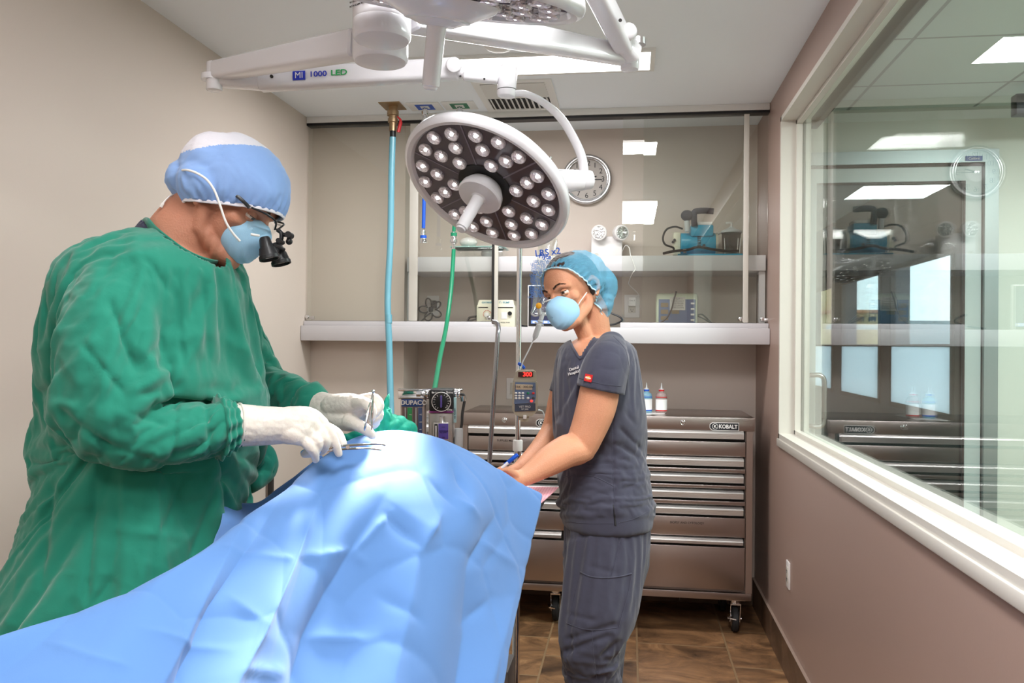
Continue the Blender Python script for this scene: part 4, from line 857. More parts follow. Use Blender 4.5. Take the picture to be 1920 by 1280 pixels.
for px, py, r_ in ((509, 143, .0045), (817, 121, .0045)): MB().cyl(face(px, py)+FWD*.003, face(px, py)-FWD*.0015, r_).build('arm_screw', M['dark'], tA)
M['logoblue'] = mat('logo_blue', S(28, 48, 178), .4); M['logogreen'] = mat('logo_green', S(34, 160, 84), .4)
MB().obox(face(560.5, 141.5), (.037, .0016, .0255), (sd, -fu.cross(sd), fu), .0007).build('logo_badge', M['logoblue'], tA)
text('logo_letters', 'MI', face(560.5, 141.5)-FWD*.0015, sd, fu, .0245, M['white'], tA, bold=0)
text('logo_number', '1000', face(596, 138.8), sd, fu, .0215, M['logoblue'], tA, bold=.0003, sx=1.22)
text('logo_word', 'LED', face(635.5, 136), sd, fu, .0215, M['logogreen'], tA, bold=.0004, sx=1.30)
MB().cyl(at(851, 122, 2.33)+FWD*.03, at(851, 122, 2.29)-FWD*.006, .021, seg=28, bev=.004).build('elbow_cap', M['lampwhite'], tA)
beam(at(846, 128, 2.33), at(940, 139, 2.32), .044, .046, 'fork_arm', M['lampwhite'], tA, .010, h2=.042)
beam(at(868, 143, 2.31), at(934, 150, 2.31), .036, .020, 'lower_fork', M['lampwhite'], tA, .008)
for px, py in ((863, 143), (908, 148)): MB().cyl(at(px, py, 2.288), at(px, py, 2.284), .003).build('fork_screw', M['dark'], tA)
ka, kb = at(953, 124, 2.32), at(949, 182, 2.32)
MB().cyl(ka, kb, .0265, seg=32, bev=.006).build('swivel_barrel', M['lampwhite'], tA)
MB().cyl(at(950, 168, 2.32), at(950, 169.5, 2.32), .0268, seg=32).build('barrel_seam', M['shadegrey'], tA)
CA = at(912, 346, 2.30); vr = (CA-CAM).normalized()
e_ = (RIGHT*-.5-UP*.866); e_ = (e_-vr*e_.dot(vr)).normalized(); nA = e_*.8-vr*.6
yk = smooth_path([at(955, 176, 2.32), at(985, 176, 2.33), at(1020, 193, 2.36), at(1052, 222, 2.39), at(1077, 262, 2.41), at(1092, 300, 2.42), at(1096, 345, 2.42)], 8)
nn = len(yk)
MB().tube(yk, [.013+.006*(i/nn) for i in range(nn)], 16, flat=(1.0, .62)).build('yoke_arm', M['lampwhite'], tA)
MB().cyl(at(1046, 340, 2.40), at(1092, 338, 2.42), .034, .030, seg=32, bev=.004).cyl(at(1088, 338, 2.42), at(1110, 337, 2.43), .030, .027, seg=32, bev=.006).build('yoke_pivot', M['lampwhite'], tA)
lamp_head(tA, CA, nA, e_.cross(nA), .243, ring0=R(8))
tgt = at(715, 862, 1.62)
sl = bpy.data.lights.new('surgical_lamp_beam', 'SPOT'); sl.energy = 760; sl.spot_size = R(17); sl.spot_blend = 1; sl.shadow_soft_size = .10; sl.color = (1, .98, 1)
so = bpy.data.objects.new('surgical_lamp_beam', sl); COL.objects.link(so); so.location = CA+nA.normalized()*.18
so.rotation_euler = (tgt-so.location).to_track_quat('-Z', 'Y').to_euler()
# ---- lamp B : second lamp, mostly above the frame
zB = 1.80
hubB = at(716, 78, zB)
tB = thing('surgical_lamp', 'second surgical lamp, mostly above the frame, with pale handle pointing down', 'surgical lamp', (hubB.x, hubB.y, ZC), 'ceiling mounted surgical lamps')
MB().lathe((hubB.x, hubB.y, hubB.z), Z_, [(0, .052), (.0015, .058), (.006, .0615), (.012, .0630), (.040, .0630), (.042, .0622), (.044, .0630), (.27, .063), (.28, .058)], 40).build('column_hub', M['lampwhite'], tB)
MB().cyl((hubB.x, hubB.y, hubB.z+.27), (hubB.x, hubB.y, ZC-.02), .034, seg=32).build('drop_column', M['lampwhite'], tB)
MB().lathe((hubB.x, hubB.y, ZC), -Z_, [(0, .12), (.03, .12), (.05, .10), (.055, .04)], 40).build('ceiling_canopy', M['lampwhite'], tB)
# small engraved label on the hub
for k in range(7): text('hub_label', 'ROTATE ARM WITH CARE', (hubB.x-.0315, hubB.y-.0553, hubB.z+.062+.009*k), V((.86, -.50, 0)), Z_, .0055, M['shadegrey'], tB)
beam(at(770, 30, 1.84), at(1184, 106, 2.34), .060, .066, 'upper_arm', M['lampwhite'], tB, h2=.050, w2=.052)
MB().cyl(at(1181, 102, 2.34)+Z_*.034, at(1181, 102, 2.34)-Z_*.045, .026, seg=28, bev=.005).build('arm_knuckle', M['lampwhite'], tB)
MB().cyl(at(1196, 78, 2.30)+Z_*.008, at(1196, 78, 2.30)-Z_*.010, .022, seg=28).build('knuckle_washer', M['alu'], tB)
beam(at(1189, 104, 2.30), at(1164, 76, 2.25), .052, .052, 'knuckle_body', M['lampwhite'], tB, .014)
MB().sph(at(1178, 60, 2.22), .024).build('elbow_cap', M['lampwhite'], tB)
sb0, sb1 = at(1170, 85, 2.26), at(1092, -70, 1.95)
beam(sb0, sb1, .052, .055, 'spring_arm', M['lampwhite'], tB, .012)
MB().cyl(at(1163, 38, 2.12), at(1163, 38, 2.10), .0045).build('arm_screw', M['dark'], tB)
bd = (at(1150, 20, 2.10)-at(1120, -40, 1.98)).normalized(); bu = (RIGHT-bd*RIGHT.dot(bd)).normalized()
text('logo_word', 'LED', at(1139, 3, 2.085), bd, bu, .030, M['logogreen'], tB, bold=.0004, sx=1.25)
CB = at(825, -18, 1.50); eaw = FWD*math.cos(R(15))+UP*math.sin(R(15)); er = (RIGHT*.985-UP*.13).normalized(); nB = er.cross(eaw).normalized(); nB = nB if nB.dot(UP) < 0 else -nB
hB = lamp_head(tB, CB, nB, er, .262, leds=True)
MB().lathe(CB, nB, [(.02, .110), (.028, .105), (.050, .060), (.062, .030)], 40).build('hub_cone', M['lampwhite'], tB)
beam(sb1, CB+er*.2-nB*.10, .045, .045, 'fork_arm', M['lampwhite'], tB)
MB().tube(smooth_path([CB+er*.2-nB*.10, CB+er*.10-nB*.09, CB-nB*.05], 5), .02, 12).build('yoke_arm', M['lampwhite'], tB)
# small dome of the ceiling detector peeking over the light
# ================================================================== NUMPY NOISE
def _h(ix, iy, iz, s):
    n = (ix*73856093) ^ (iy*19349663) ^ (iz*83492791) ^ (s*2654435761 & 0xffffffff)
    n = n & 0xffffffff; n = ((n >> 13) ^ n)*1274126177 & 0xffffffff; n = ((n >> 16) ^ n)
    n = n*2246822519 & 0xffffffff; n ^= n >> 13
    return (n & 0xffffff)/float(0xffffff)
def vnoise(p, s=0):
    p = np.asarray(p, float); i = np.floor(p).astype(np.int64); f = p-i; f = f*f*f*(f*(f*6-15)+10); r = 0
    for dx in (0, 1):
        for dy in (0, 1):
            for dz in (0, 1):
                w = (f[:, 0] if dx else 1-f[:, 0])*(f[:, 1] if dy else 1-f[:, 1])*(f[:, 2] if dz else 1-f[:, 2])
                r = r+w*_h(i[:, 0]+dx, i[:, 1]+dy, i[:, 2]+dz, s)
    return r*2-1
def fbm(p, o=4, s=0):
    r = 0; a = 1; t = 0
    for k in range(o): r = r+a*vnoise(p*(2.03**k)+k*17.3, s+k); t += a; a *= .5
    return r/t
def ridged(p, o=3, s=0, sharp=1.0):
    r = 0; a = 1; t = 0
    for k in range(o): r = r+a*(1-np.abs(vnoise(p*(2.1**k)+k*11.7, s+k))*2)**1; t += a; a *= .55
    return r/t
def worley(p, s=0):
    p = np.asarray(p, float); i = np.floor(p).astype(np.int64); f1 = np.full(len(p), 9.); f2 = f1.copy()
    for dx in (-1, 0, 1):
        for dy in (-1, 0, 1):
            for dz in (-1, 0, 1):
                c = i+np.array([dx, dy, dz]); q = c+np.stack([_h(c[:, 0], c[:, 1], c[:, 2], s+k) for k in (0, 1, 2)], 1)
                d = np.linalg.norm(q-p, axis=1); m = d < f1; f2 = np.where(m, f1, np.minimum(f2, d)); f1 = np.where(m, d, f1)
    return f1, f2
def warp(p, amt, sc, s=50): return p+amt*np.stack([vnoise(p*sc, s), vnoise(p*sc+31.7, s+1), vnoise(p*sc-57.1, s+2)], 1)
def get_co(me): a = np.empty(len(me.vertices)*3); me.vertices.foreach_get('co', a); return a.reshape(-1, 3)
def set_co(me, a): me.vertices.foreach_set('co', a.ravel()); me.update()
def get_no(me): a = np.empty(len(me.vertices)*3, dtype=np.float32); me.vertex_normals.foreach_get('vector', a); return a.reshape(-1, 3).astype(float)
def cam_px(co):
    d = co-np.array(CAM); x = d@np.array(RIGHT); y = d@np.array(UP); z = d@np.array(FWD)
    return PPX+FPX*x/z, PPY-FPX*y/z, z
def apply_mods(me, mods):
    o = bpy.data.objects.new('tmp', me); COL.objects.link(o)
    for ty, kw in mods:
        m = o.modifiers.new('m', ty)
        for k, v in kw.items(): setattr(m, k, v)
    bpy.context.view_layer.update(); dg = bpy.context.evaluated_depsgraph_get()
    r = bpy.data.meshes.new_from_object(o.evaluated_get(dg)); bpy.data.objects.remove(o); return r
# ================================================================== OPERATING TABLE (under the drape)
tc = at(700, 1000, 1.75)
# ================================================================== BLUE DRAPE
def cloth_mat(name, col, rough=.75, sheen=.3, weave=900, bump=.12, wr=None, crease=0):
    m = mat(name, col, rough, sheen=sheen, spec=.2); nt = m.node_tree; n = nt.nodes; L = nt.links; b = n['Principled BSDF']
    tc_ = n.new('ShaderNodeTexCoord'); t1 = n.new('ShaderNodeTexNoise'); t1.inputs['Scale'].default_value = weave; t1.inputs['Detail'].default_value = 2
    t2 = n.new('ShaderNodeTexNoise'); t2.inputs['Scale'].default_value = wr or 22; t2.inputs['Detail'].default_value = 6; t2.inputs['Distortion'].default_value = .6
    L.new(tc_.outputs['Object'], t1.inputs[0]); L.new(tc_.outputs['Object'], t2.inputs[0])
    b1 = n.new('ShaderNodeBump'); b1.inputs['Strength'].default_value = bump; b1.inputs['Distance'].default_value = .001; L.new(t1.outputs[0], b1.inputs['Height'])
    b2 = n.new('ShaderNodeBump'); b2.inputs['Strength'].default_value = .35; b2.inputs['Distance'].default_value = .006; L.new(t2.outputs[0], b2.inputs['Height']); L.new(b1.outputs[0], b2.inputs['Normal']); L.new(b2.outputs[0], b.inputs['Normal'])
    if crease:
        t3 = n.new('ShaderNodeTexNoise'); t3.noise_type = 'RIDGED_MULTIFRACTAL'; t3.normalize = True; t3.inputs['Scale'].default_value = 11; t3.inputs['Detail'].default_value = 3; t3.inputs['Distortion'].default_value = .5; t3.inputs['Roughness'].default_value = .5
        L.new(tc_.outputs['Object'], t3.inputs[0]); b3 = n.new('ShaderNodeBump'); b3.inputs['Strength'].default_value = .75*crease; b3.inputs['Distance'].default_value = .018; L.new(t3.outputs[0], b3.inputs['Height']); L.new(b2.outputs[0], b3.inputs['Normal']); L.new(b3.outputs[0], b.inputs['Normal'])
    return m
M['drape'] = cloth_mat('blue_surgical_drape', S(84, 122, 176), .8, .15, 1200, .1, 9)
M['drape'].node_tree.nodes['Bump.001'].inputs['Strength'].default_value = .12
cols = [
 [(-150, 1250, .95), (-170, 1330, .90), (-190, 1420, .86), (-210, 1600, .80)],
 [(-20, 1202, 1.00), (-60, 1290, .95), (-90, 1400, .88), (-120, 1600, .80)],
 [(130, 1150, 1.08), (90, 1240, 1.0), (20, 1350, .92), (-20, 1600, .80)],
 [(250, 1105, 1.15), (210, 1200, 1.05), (130, 1330, .95), (60, 1600, .82)],
 [(335, 1066, 1.21), (300, 1160, 1.12), (230, 1310, 1.0), (150, 1600, .84)],
 [(407, 1021, 1.32), (385, 1120, 1.20), (310, 1290, 1.06), (240, 1600, .88)],
 [(478, 962, 1.44), (460, 1060, 1.30), (372, 1270, 1.12), (300, 1600, .92)],
 [(543, 914, 1.54), (535, 1000, 1.42), (440, 1240, 1.20), (360, 1600, .97)],
 [(598, 868, 1.62), (596, 950, 1.52), (505, 1200, 1.27), (420, 1600, 1.02)],
 [(655, 828, 1.69), (668, 930, 1.56), (571, 1200, 1.31), (480, 1600, 1.07)],
 [(720, 812, 1.75), (760, 935, 1.62), (650, 1210, 1.38), (560, 1600, 1.12)],
 [(788, 817, 1.83), (832, 950, 1.70), (745, 1200, 1.45), (660, 1600, 1.18)],
 [(858, 838, 1.92), (900, 950, 1.80), (830, 1200, 1.53), (760, 1600, 1.25)],
 [(940, 882, 2.02), (945, 985, 1.90), (885, 1200, 1.63), (830, 1600, 1.32)],
 [(1014, 934, 2.14), (976, 1068, 1.98), (938, 1225, 1.73), (860, 1600, 1.40)]]
def catm(P, t):
    n = len(P)-1; x = min(max(t, 0), 1)*n; i = min(int(x), n-1); f = x-i
    p0, p1, p2, p3 = P[max(i-1, 0)], P[i], P[i+1], P[min(i+2, n)]
    return .5*((2*p1)+(p2-p0)*f+(2*p0-5*p1+4*p2-p3)*f*f+(-p0+3*p1-3*p2+p3)*f**3)
CP = [[np.array(at(*q)) for q in c] for c in cols]
# far side rows: the sheet rolls over the crest and hangs behind
for k_, c in enumerate(CP):
    a = c[0]; w_ = 1 if k_ < 11 else max(-2.5, 1-(k_-10)*.9)
    c.insert(0, a+np.array([.015*w_, .05, -.035])); c.insert(0, a+np.array([.04*w_, .10, -.16]))
NU, NV = 300, 220
G = np.zeros((NV, NU, 3))
for j in range(NU):
    u = j/(NU-1)
    for_rows = [catm([c[r] for c in CP], u) for r in range(6)]
    for i in range(NV):
        v = i/(NV-1); G[i, j] = catm(for_rows, v)
for _ in range(60): G[45:-1] = .5*G[45:-1]+.25*(G[44:-2]+G[46:])
co = G.reshape(-1, 3)
def grid_faces(nv, nu): 
    i, j = np.meshgrid(np.arange(nv-1), np.arange(nu-1), indexing='ij'); a = (i*nu+j).ravel(); return np.stack([a, a+1, a+nu+1, a+nu], 1)
def grid_mesh(name, co, nv, nu):
    me = bpy.data.meshes.new(name); me.from_pydata(co.tolist(), [], grid_faces(nv, nu).tolist()); me.update(); return me
me = grid_mesh('drape', co, NV, NU); no = get_no(me)
if no[:, 2].mean() < 0: no = -no
px, py, pz = cam_px(co)
def polyx(pts, y): ys = [p[1] for p in pts]; xs = [p[0] for p in pts]; return np.interp(y, ys, xs)
# pleat lines running from the crest to the near hem (x as a function of y), alternating raised and sunk
lines = [([(470, 960), (300, 1280), (180, 1500)], .006), ([(540, 915), (395, 1130), (330, 1280), (230, 1500)], -.004),
 ([(640, 850), (609, 917), (463, 1210), (410, 1280), (300, 1500)], .022), ([(760, 850), (726, 922), (666, 1025), (591, 1183), (571, 1280), (520, 1500)], -.020),
 ([(828, 860), (828, 955), (774, 1050), (754, 1165), (725, 1280), (690, 1500)], .010), ([(930, 880), (940, 953), (885, 1068), (882, 1180), (868, 1280), (840, 1500)], -.012),
 ([(1010, 935), (970, 1068), (930, 1200), (905, 1280), (870, 1500)], .012)]
xs = np.stack([polyx(l, py) for l, _ in lines], 1); am = np.array([a for _, a in lines])
z = np.zeros(len(co))
for k in range(len(lines)-1):
    m_ = (px >= xs[:, k]) & (px < xs[:, k+1]); t_ = (px-xs[:, k])/np.maximum(xs[:, k+1]-xs[:, k], 1e-3); z = np.where(m_, am[k]*(1-t_)+am[k+1]*t_, z)
z = np.where(px < xs[:, 0], am[0]*np.clip(1-(xs[:, 0]-px)/160, 0, 1), z); z = np.where(px >= xs[:, -1], am[-1], z)
grow = np.clip((py-835)/330, 0, 1); grow = grow*grow*(3-2*grow)*1.15
# straight packing creases and dents
def crease(a, b, w, amp):
    a = np.array(a, float); b = np.array(b, float); d = b-a; L = np.linalg.norm(d); d /= L
    q = np.stack([px, py], 1)-a; s = q@d; r = q@np.array([-d[1], d[0]]); w = w*.6; e = np.clip(np.minimum(s, L-s)/40, 0, 1)
    return amp*e*np.exp(-np.abs(r)/w)*np.where(np.abs(r) < 6*w, 1, 0)
cr = 0
for a, b, w, amp in [((540, 1060), (680, 1020), 14, .006), ((590, 1185), (720, 1200), 16, .006), ((845, 860), (885, 940), 16, -.014), ((720, 955), (790, 1030), 14, -.009), ((828, 955), (785, 1030), 12, .010),
 ((665, 1025), (700, 1060), 12, .008), ((740, 950), (660, 1045), 14, .007), ((940, 960), (880, 1070), 14, -.006), ((900, 1000), (975, 1075), 14, .006), ((410, 1030), (560, 1062), 18, .005), ((400, 1280), (560, 1250), 20, .005),
 ((850, 930), (910, 975), 14, .010), ((800, 890), (860, 960), 16, -.008), ((700, 1110), (800, 1180), 16, -.004), ((480, 1200), (420, 1110), 20, .004), ((250, 1180), (420, 1230), 22, .004), ((80, 1200), (250, 1260), 22, .004), ((870, 1180), (930, 1110), 18, -.008)]:
    cr = cr+crease(a, b, w, amp)
f1, f2 = worley(warp(co, .1, 3)*4.2, 7)
nz = fbm(co*2.6, 2, 3)*.007-np.exp(-(f2-f1)*9)*.0035+ridged(warp(co*4, .4, 1.2), 1, 11)*.002
co2 = co+no*((z*grow*1.5+cr+nz*np.clip((py-815)/60, .15, 1))[:, None])
set_co(me, co2); 
tD = thing('surgical_drape', 'large blue surgical drape covering the patient, brightly lit near its crest', 'surgical drape', (float(co2[:, 0].mean()), float(co2[:, 1].mean()), .4))
me = apply_mods(me, [('SOLIDIFY', dict(thickness=.0016, offset=-1))])
link('drape_sheet', me, M['drape'], tD, 1)
top = [(602, 853, 1.70), (560, 886, 1.68), (520, 914, 1.66), (488, 937, 1.64), (452, 941, 1.60), (421, 946, 1.55), (411, 985, 1.47), (404, 1022, 1.38)]
bot = [(655, 900, 1.72), (600, 960, 1.64), (560, 1010, 1.58), (530, 1040, 1.54), (500, 1070, 1.47), (470, 1080, 1.42), (450, 1090, 1.38), (430, 1100, 1.33)]
tp = [np.array(at(*q)) for q in top]; bt_ = [np.array(at(*q)) for q in bot]
co = np.array([[catm(tp, j/89)*(1-i/39)+catm(bt_, j/89)*(i/39) for j in range(90)] for i in range(40)]).reshape(-1, 3)
me = grid_mesh('fold', co, 40, 90); no = get_no(me); co = co+no*((fbm(co*7, 3, 5)*.014)[:, None]); set_co(me, co); me = apply_mods(me, [('SOLIDIFY', dict(thickness=.0016))])
link('back_fold', me, M['drape'], tD, 1)
# ================================================================== PEOPLE: helpers
class Blob(MB):
    def cap(s, pts, rs, seg=20, flat=None, up=None):
        pts = [V(p) for p in pts]; rs = list(rs)
        P = []; Rr = []
        d0 = (pts[0]-pts[1]).normalized(); d1 = (pts[-1]-pts[-2]).normalized()
        for a in (80, 60, 40, 20): P.append(pts[0]+d0*rs[0]*math.sin(R(a))); Rr.append(rs[0]*math.cos(R(a)))
        P += pts; Rr += rs
        for a in (20, 40, 60, 80): P.append(pts[-1]+d1*rs[-1]*math.sin(R(a))); Rr.append(rs[-1]*math.cos(R(a)))
        return s.tube(P, Rr, seg, True, flat, up)
    def ell(s, c, r, ax): return s.sph(c, r, ax, 24, 16)
    def solid(s, voxel, smooth=6, fac=.5):
        me = s.mesh('blob')
        return apply_mods(me, [('REMESH', dict(mode='VOXEL', voxel_size=voxel, use_smooth_shade=True)), ('SMOOTH', dict(factor=fac, iterations=smooth))])
def spl(pr, n=6):
    """smooth a list of (px,py,zc,radius in px) into points and radii in metres"""
    P = [np.array(list(at(a, b, c))+[pxm(r, c)]) for a, b, c, r in pr]; out = [catm(P, i/(n*(len(P)-1))) for i in range(n*(len(P)-1)+1)]
    return [V(o[:3]) for o in out], [float(o[3]) for o in out]
def loft_px(b, rows, n=36, m=40):
    """rows of (cx,y,half width px, half depth m, zc, exponent) lofted in camera-aligned horizontal rings"""
    P = [np.array(r, float) for r in rows]; rg = []
    for i in range(m+1):
        cx, y, hw, dz, zc = catm(P, i/m)[:5]; c = at(cx, y, zc); h = pxm(hw, zc)
        rg.append([c+RIGHT*(h*math.copysign(abs(math.cos(t))**.85, math.cos(t)))+FWD*(dz*math.copysign(abs(math.sin(t))**.85, math.sin(t))) for t in [2*PI*k/n for k in range(n)]])
    b.rings(rg); return b
def brush(me, c, r, vec, fall=2.0):
    co = get_co(me); d = np.linalg.norm(co-np.array(c), axis=1)/r; w = np.clip(1-d**fall, 0, 1)**2; co += w[:, None]*np.array(vec); set_co(me, co)
def cut(me, fn):
    """delete the vertices for which fn(co) is true"""
    co = get_co(me); k = fn(co); bm = bmesh.new(); bm.from_mesh(me); bm.verts.ensure_lookup_table()
    bmesh.ops.delete(bm, geom=[bm.verts[i] for i in np.nonzero(k)[0]], context='VERTS'); bm.to_mesh(me); bm.free(); return me
def skin_mat(name, col, rough=.5):
    m = mat(name, col, rough, spec=.35, sss=.12, bump=.18, bscale=260, var=.07, vscale=9); return m
M['skinM'] = skin_mat('skin_ruddy', S(190, 132, 108)); M['skinF'] = skin_mat('skin_tan', S(206, 146, 114))
M['glove'] = mat('latex_glove', S(212, 203, 194), .42, spec=.45, sss=.05, bump=.25, bscale=70, subcol=(.8, .6, .4))
M['gown'] = cloth_mat('green_gown_cotton', S(32, 122, 102), .85, .25, 1500, .1, 18, 1)
M['mask'] = mat('light_blue_mask', S(158, 200, 228), .8, spec=.2, bump=.1, bscale=500)
M['capblue'] = cloth_mat('blue_surgical_cap', S(138, 172, 226), .85, .2, 1500, .1, 16, .5)
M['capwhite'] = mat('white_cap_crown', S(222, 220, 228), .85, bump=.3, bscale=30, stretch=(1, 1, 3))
M['scrub'] = cloth_mat('charcoal_scrub_cotton', S(64, 64, 78), .9, .25, 1600, .15, 14, .35)
M['undershirt'] = cloth_mat('navy_undershirt', S(52, 52, 72), .9, .1)
class Head:
    def __init__(s, c, f, u):
        s.c = V(c); s.f = V(f).normalized(); s.u = (V(u)-s.f*V(u).dot(s.f)).normalized(); s.s = s.f.cross(s.u).normalized()   # s: to the person's right
        s.ax = (s.s, s.f, s.u)
    def p(s, a, b, c): return s.c+s.s*a+s.f*b+s.u*c
    def blobs(s, B, k=1.0, male=True):
        j = 1.0 if male else .90
        B.ell(s.p(0, -.004, 0), (.077*k, .098*k, .090*k), s.ax)
        B.ell(s.p(0, .030, -.004), (.066*k, .066*k, .074*k), s.ax)
        B.ell(s.p(0, .046, -.058), (.058*j, .046, .060), s.ax)
        for q in (-1, 1):
            B.ell(s.p(q*.042, .054, -.050), (.021, .023, .021) if male else (.017, .019, .018), s.ax)
            B.cap([s.p(q*.054*j, .006, -.070), s.p(q*.050*j, .018, -.098*j-.004), s.p(q*.026, .064, -.120), s.p(q*.008, .082, -.124)], [.017, .016, .017, .017])
            B.cap([s.p(q*.048, .068, -.014), s.p(q*.032, .083, -.008), s.p(q*.012, .089, -.013)], [.010, .0115 if male else .009, .009])
            B.ell(s.p(q*.011, .108, -.062), (.009, .010, .008), s.ax)
            # ears
            e = s.p(q*.078, -.006, -.040)
            B.cap([e+s.u*.026-s.f*.006, e+s.u*.010-s.f*.016+s.s*q*.006, e-s.u*.012-s.f*.010+s.s*q*.005, e-s.u*.027+s.f*.004], [.008, .007, .007, .007], 10)
            B.cap([e+s.u*.026-s.f*.004, e+s.u*.020+s.f*.008], [.006, .005], 8)
        B.cap([s.p(0, .088, -.022), s.p(0, .102, -.042), s.p(0, .118, -.060)], [.0085, .0095, .0115])
        B.cap([s.p(-.020, .090, -.090), s.p(0, .097, -.087), s.p(.020, .090, -.090)], [.007, .009, .007])
        B.cap([s.p(-.018, .088, -.099), s.p(0, .094, -.099), s.p(.018, .088, -.099)], [.007, .009, .007])
        B.ell(s.p(0, .078, -.118), (.020, .018, .017), s.ax)
    def finish(s, me, male=True):
        for q in (-1, 1):
            brush(me, s.p(q*.031, .090, -.030), .021, -s.f*.012)
            brush(me, s.p(q*.020, .086, -.030), .012, -s.f*.004)
            brush(me, s.p(q*.046, .075, -.075), .026, -s.f*.004-s.s*q*.003)
            brush(me, s.p(q*.080, -.004, -.034), .010, -s.s*q*.006)
        return me
    def eyes(s, par, skin, iris, look=(0, 0), open_=(16, -20)):
        for q in (-1, 1):
            c = s.p(q*.031, .0720, -.029); d = (s.f+s.s*look[0]+s.u*look[1]).normalized()
            e = MB().sph(c, .0122, s.ax, 20, 14).build('eye', mat('eye_white', S(226, 216, 208), .2, coat=.5), par, 60)
            MB().lathe(c+d*.0106, d, [(0, .0058), (.0014, .0050), (.0019, .001)], 18).build('iris', iris, e)
            MB().lathe(c+d*.0119, d, [(0, .0024), (.0005, .0020), (.0006, .0005)], 12).build('pupil', M['black'], e)
            for nm, a0, a1 in (('upper_eyelid', open_[0], 88), ('lower_eyelid', -88, open_[1])):
                b = MB(); rg = []
                for i in range(9):
                    el = R(a0+(a1-a0)*i/8); rg.append([c+(s.f*(math.cos(el)*math.cos(R(az)))+s.s*(math.cos(el)*math.sin(R(az)))+s.u*math.sin(el))*.0135 for az in range(-85, 86, 10)])
                nn_ = len(rg[0]); b.add([p for r in rg for p in r], [(i*nn_+j, i*nn_+j+1, (i+1)*nn_+j+1, (i+1)*nn_+j) for i in range(8) for j in range(nn_-1)])
                me = apply_mods(b.mesh(), [('SOLIDIFY', dict(thickness=.0012))]); link(nm, me, skin, par, 1)
            # lashes: a thin dark rim on the upper lid
            MB().tube([c+(s.f*(math.cos(R(open_[0]))*math.cos(R(az)))+s.s*(math.cos(R(open_[0]))*math.sin(R(az)))+s.u*math.sin(R(open_[0])))*.0139 for az in range(-62, 63, 12)], .0007, 6).build('lashes', M['black'], par)
    def brow(s, par, m, male=True):
        for q in (-1, 1):
            P = [s.p(q*x, y, z) for x, y, z in ((.012, .0975, -.010), (.022, .0955, -.004), (.034, .0895, -.002), (.046, .077, -.009))]
            b = MB(); rnd = random.Random(4+q)
            sp = smooth_path(P, 16)
            for k in range(130):
                t = rnd.random(); o = sp[int(t*(len(sp)-1))]+s.u*rnd.uniform(-.0028, .0028)*(1-.5*t)+s.f*rnd.uniform(-.0005, .0015); d = (s.s*q*.8+s.u*rnd.uniform(-.1, .6)*(1-t)+s.f*.1).normalized()
                b.tube([o, o+d*.004-s.f*.0003, o+d*.008-s.f*.0012], [.0004, .00035, .0001], 4)
            b.build('eyebrow', m, par)
def surgical_cap(H, name, par, m, n=(.62, -.79), off=.012, grow=(.088, .112, .100), shift=(0, -.012, .010), sag=None, wr=.003, vox=.004, wsc=26, extra=None, band=True, bandm=None, bandr=.0022):
    B = Blob(); B.ell(H.p(*shift), grow, H.ax)
    if extra:
        for c, r in extra: B.ell(H.p(*c), r, H.ax)
    me = B.solid(vox, 8); co = get_co(me); no = get_no(me)
    loc = np.stack([(co-np.array(H.c))@np.array(a) for a in H.ax], 1)
    pl = loc[:, 1]*n[0]+loc[:, 2]*n[1]
    ang = np.arctan2(loc[:, 2]-.0, loc[:, 1]); near = np.clip(1-(off-pl)/.06, 0, 1)
    q = loc.copy(); q[:, 0] *= .6
    w = ridged(warp(q*wsc, .6, .8), 3, 3)*wr+fbm(q*14, 3, 6)*wr
    gather = np.sin(np.arctan2(loc[:, 0], loc[:, 1]*n[1]*-1+loc[:, 2]*n[0])*34+fbm(q*20, 2, 8)*4)*near**2*wr*.8
    co += no*(w+gather)[:, None]
    pull = np.clip((pl-(off-.03))/.03, 0, 1)
    ctr = np.array(H.p(*shift)); set_co(me, co)
    cut(me, lambda c: ((c-np.array(H.c))@np.array(H.f))*n[0]+((c-np.array(H.c))@np.array(H.u))*n[1] > off)
    # snap the rim onto the cutting plane
    bm = bmesh.new(); bm.from_mesh(me); nv = H.f*n[0]+H.u*n[1]
    rim = [v for v in bm.verts if v.is_boundary]
    for v in rim: d = (v.co-H.c).dot(nv)-off; v.co -= nv*d
    pts = [v.co.copy() for v in rim]; bm.to_mesh(me); bm.free()
    me = apply_mods(me, [('SMOOTH', dict(factor=.5, iterations=1)), ('SOLIDIFY', dict(thickness=.001))])
    o = link(name, me, m, par, 1)
    if band and pts:
        e1 = H.s; e2 = nv.cross(e1); cc = sum(pts, V((0, 0, 0)))/len(pts)
        pts.sort(key=lambda p: math.atan2((p-cc).dot(e2), (p-cc).dot(e1))); pts = pts[::2]; n_ = len(pts)
        pts = [(pts[i-1]+pts[i]+pts[(i+1) % n_])/3 for i in range(n_)]
        b = MB(); rg = [[pts[i]+((pts[i]-cc).normalized()*math.cos(a)*.6+nv*math.sin(a))*bandr for a in [2*PI*k/8 for k in range(8)]] for i in range(n_)]
        b.rings(rg, False, True).build('cap_hem', bandm or m, o)
    return o, me
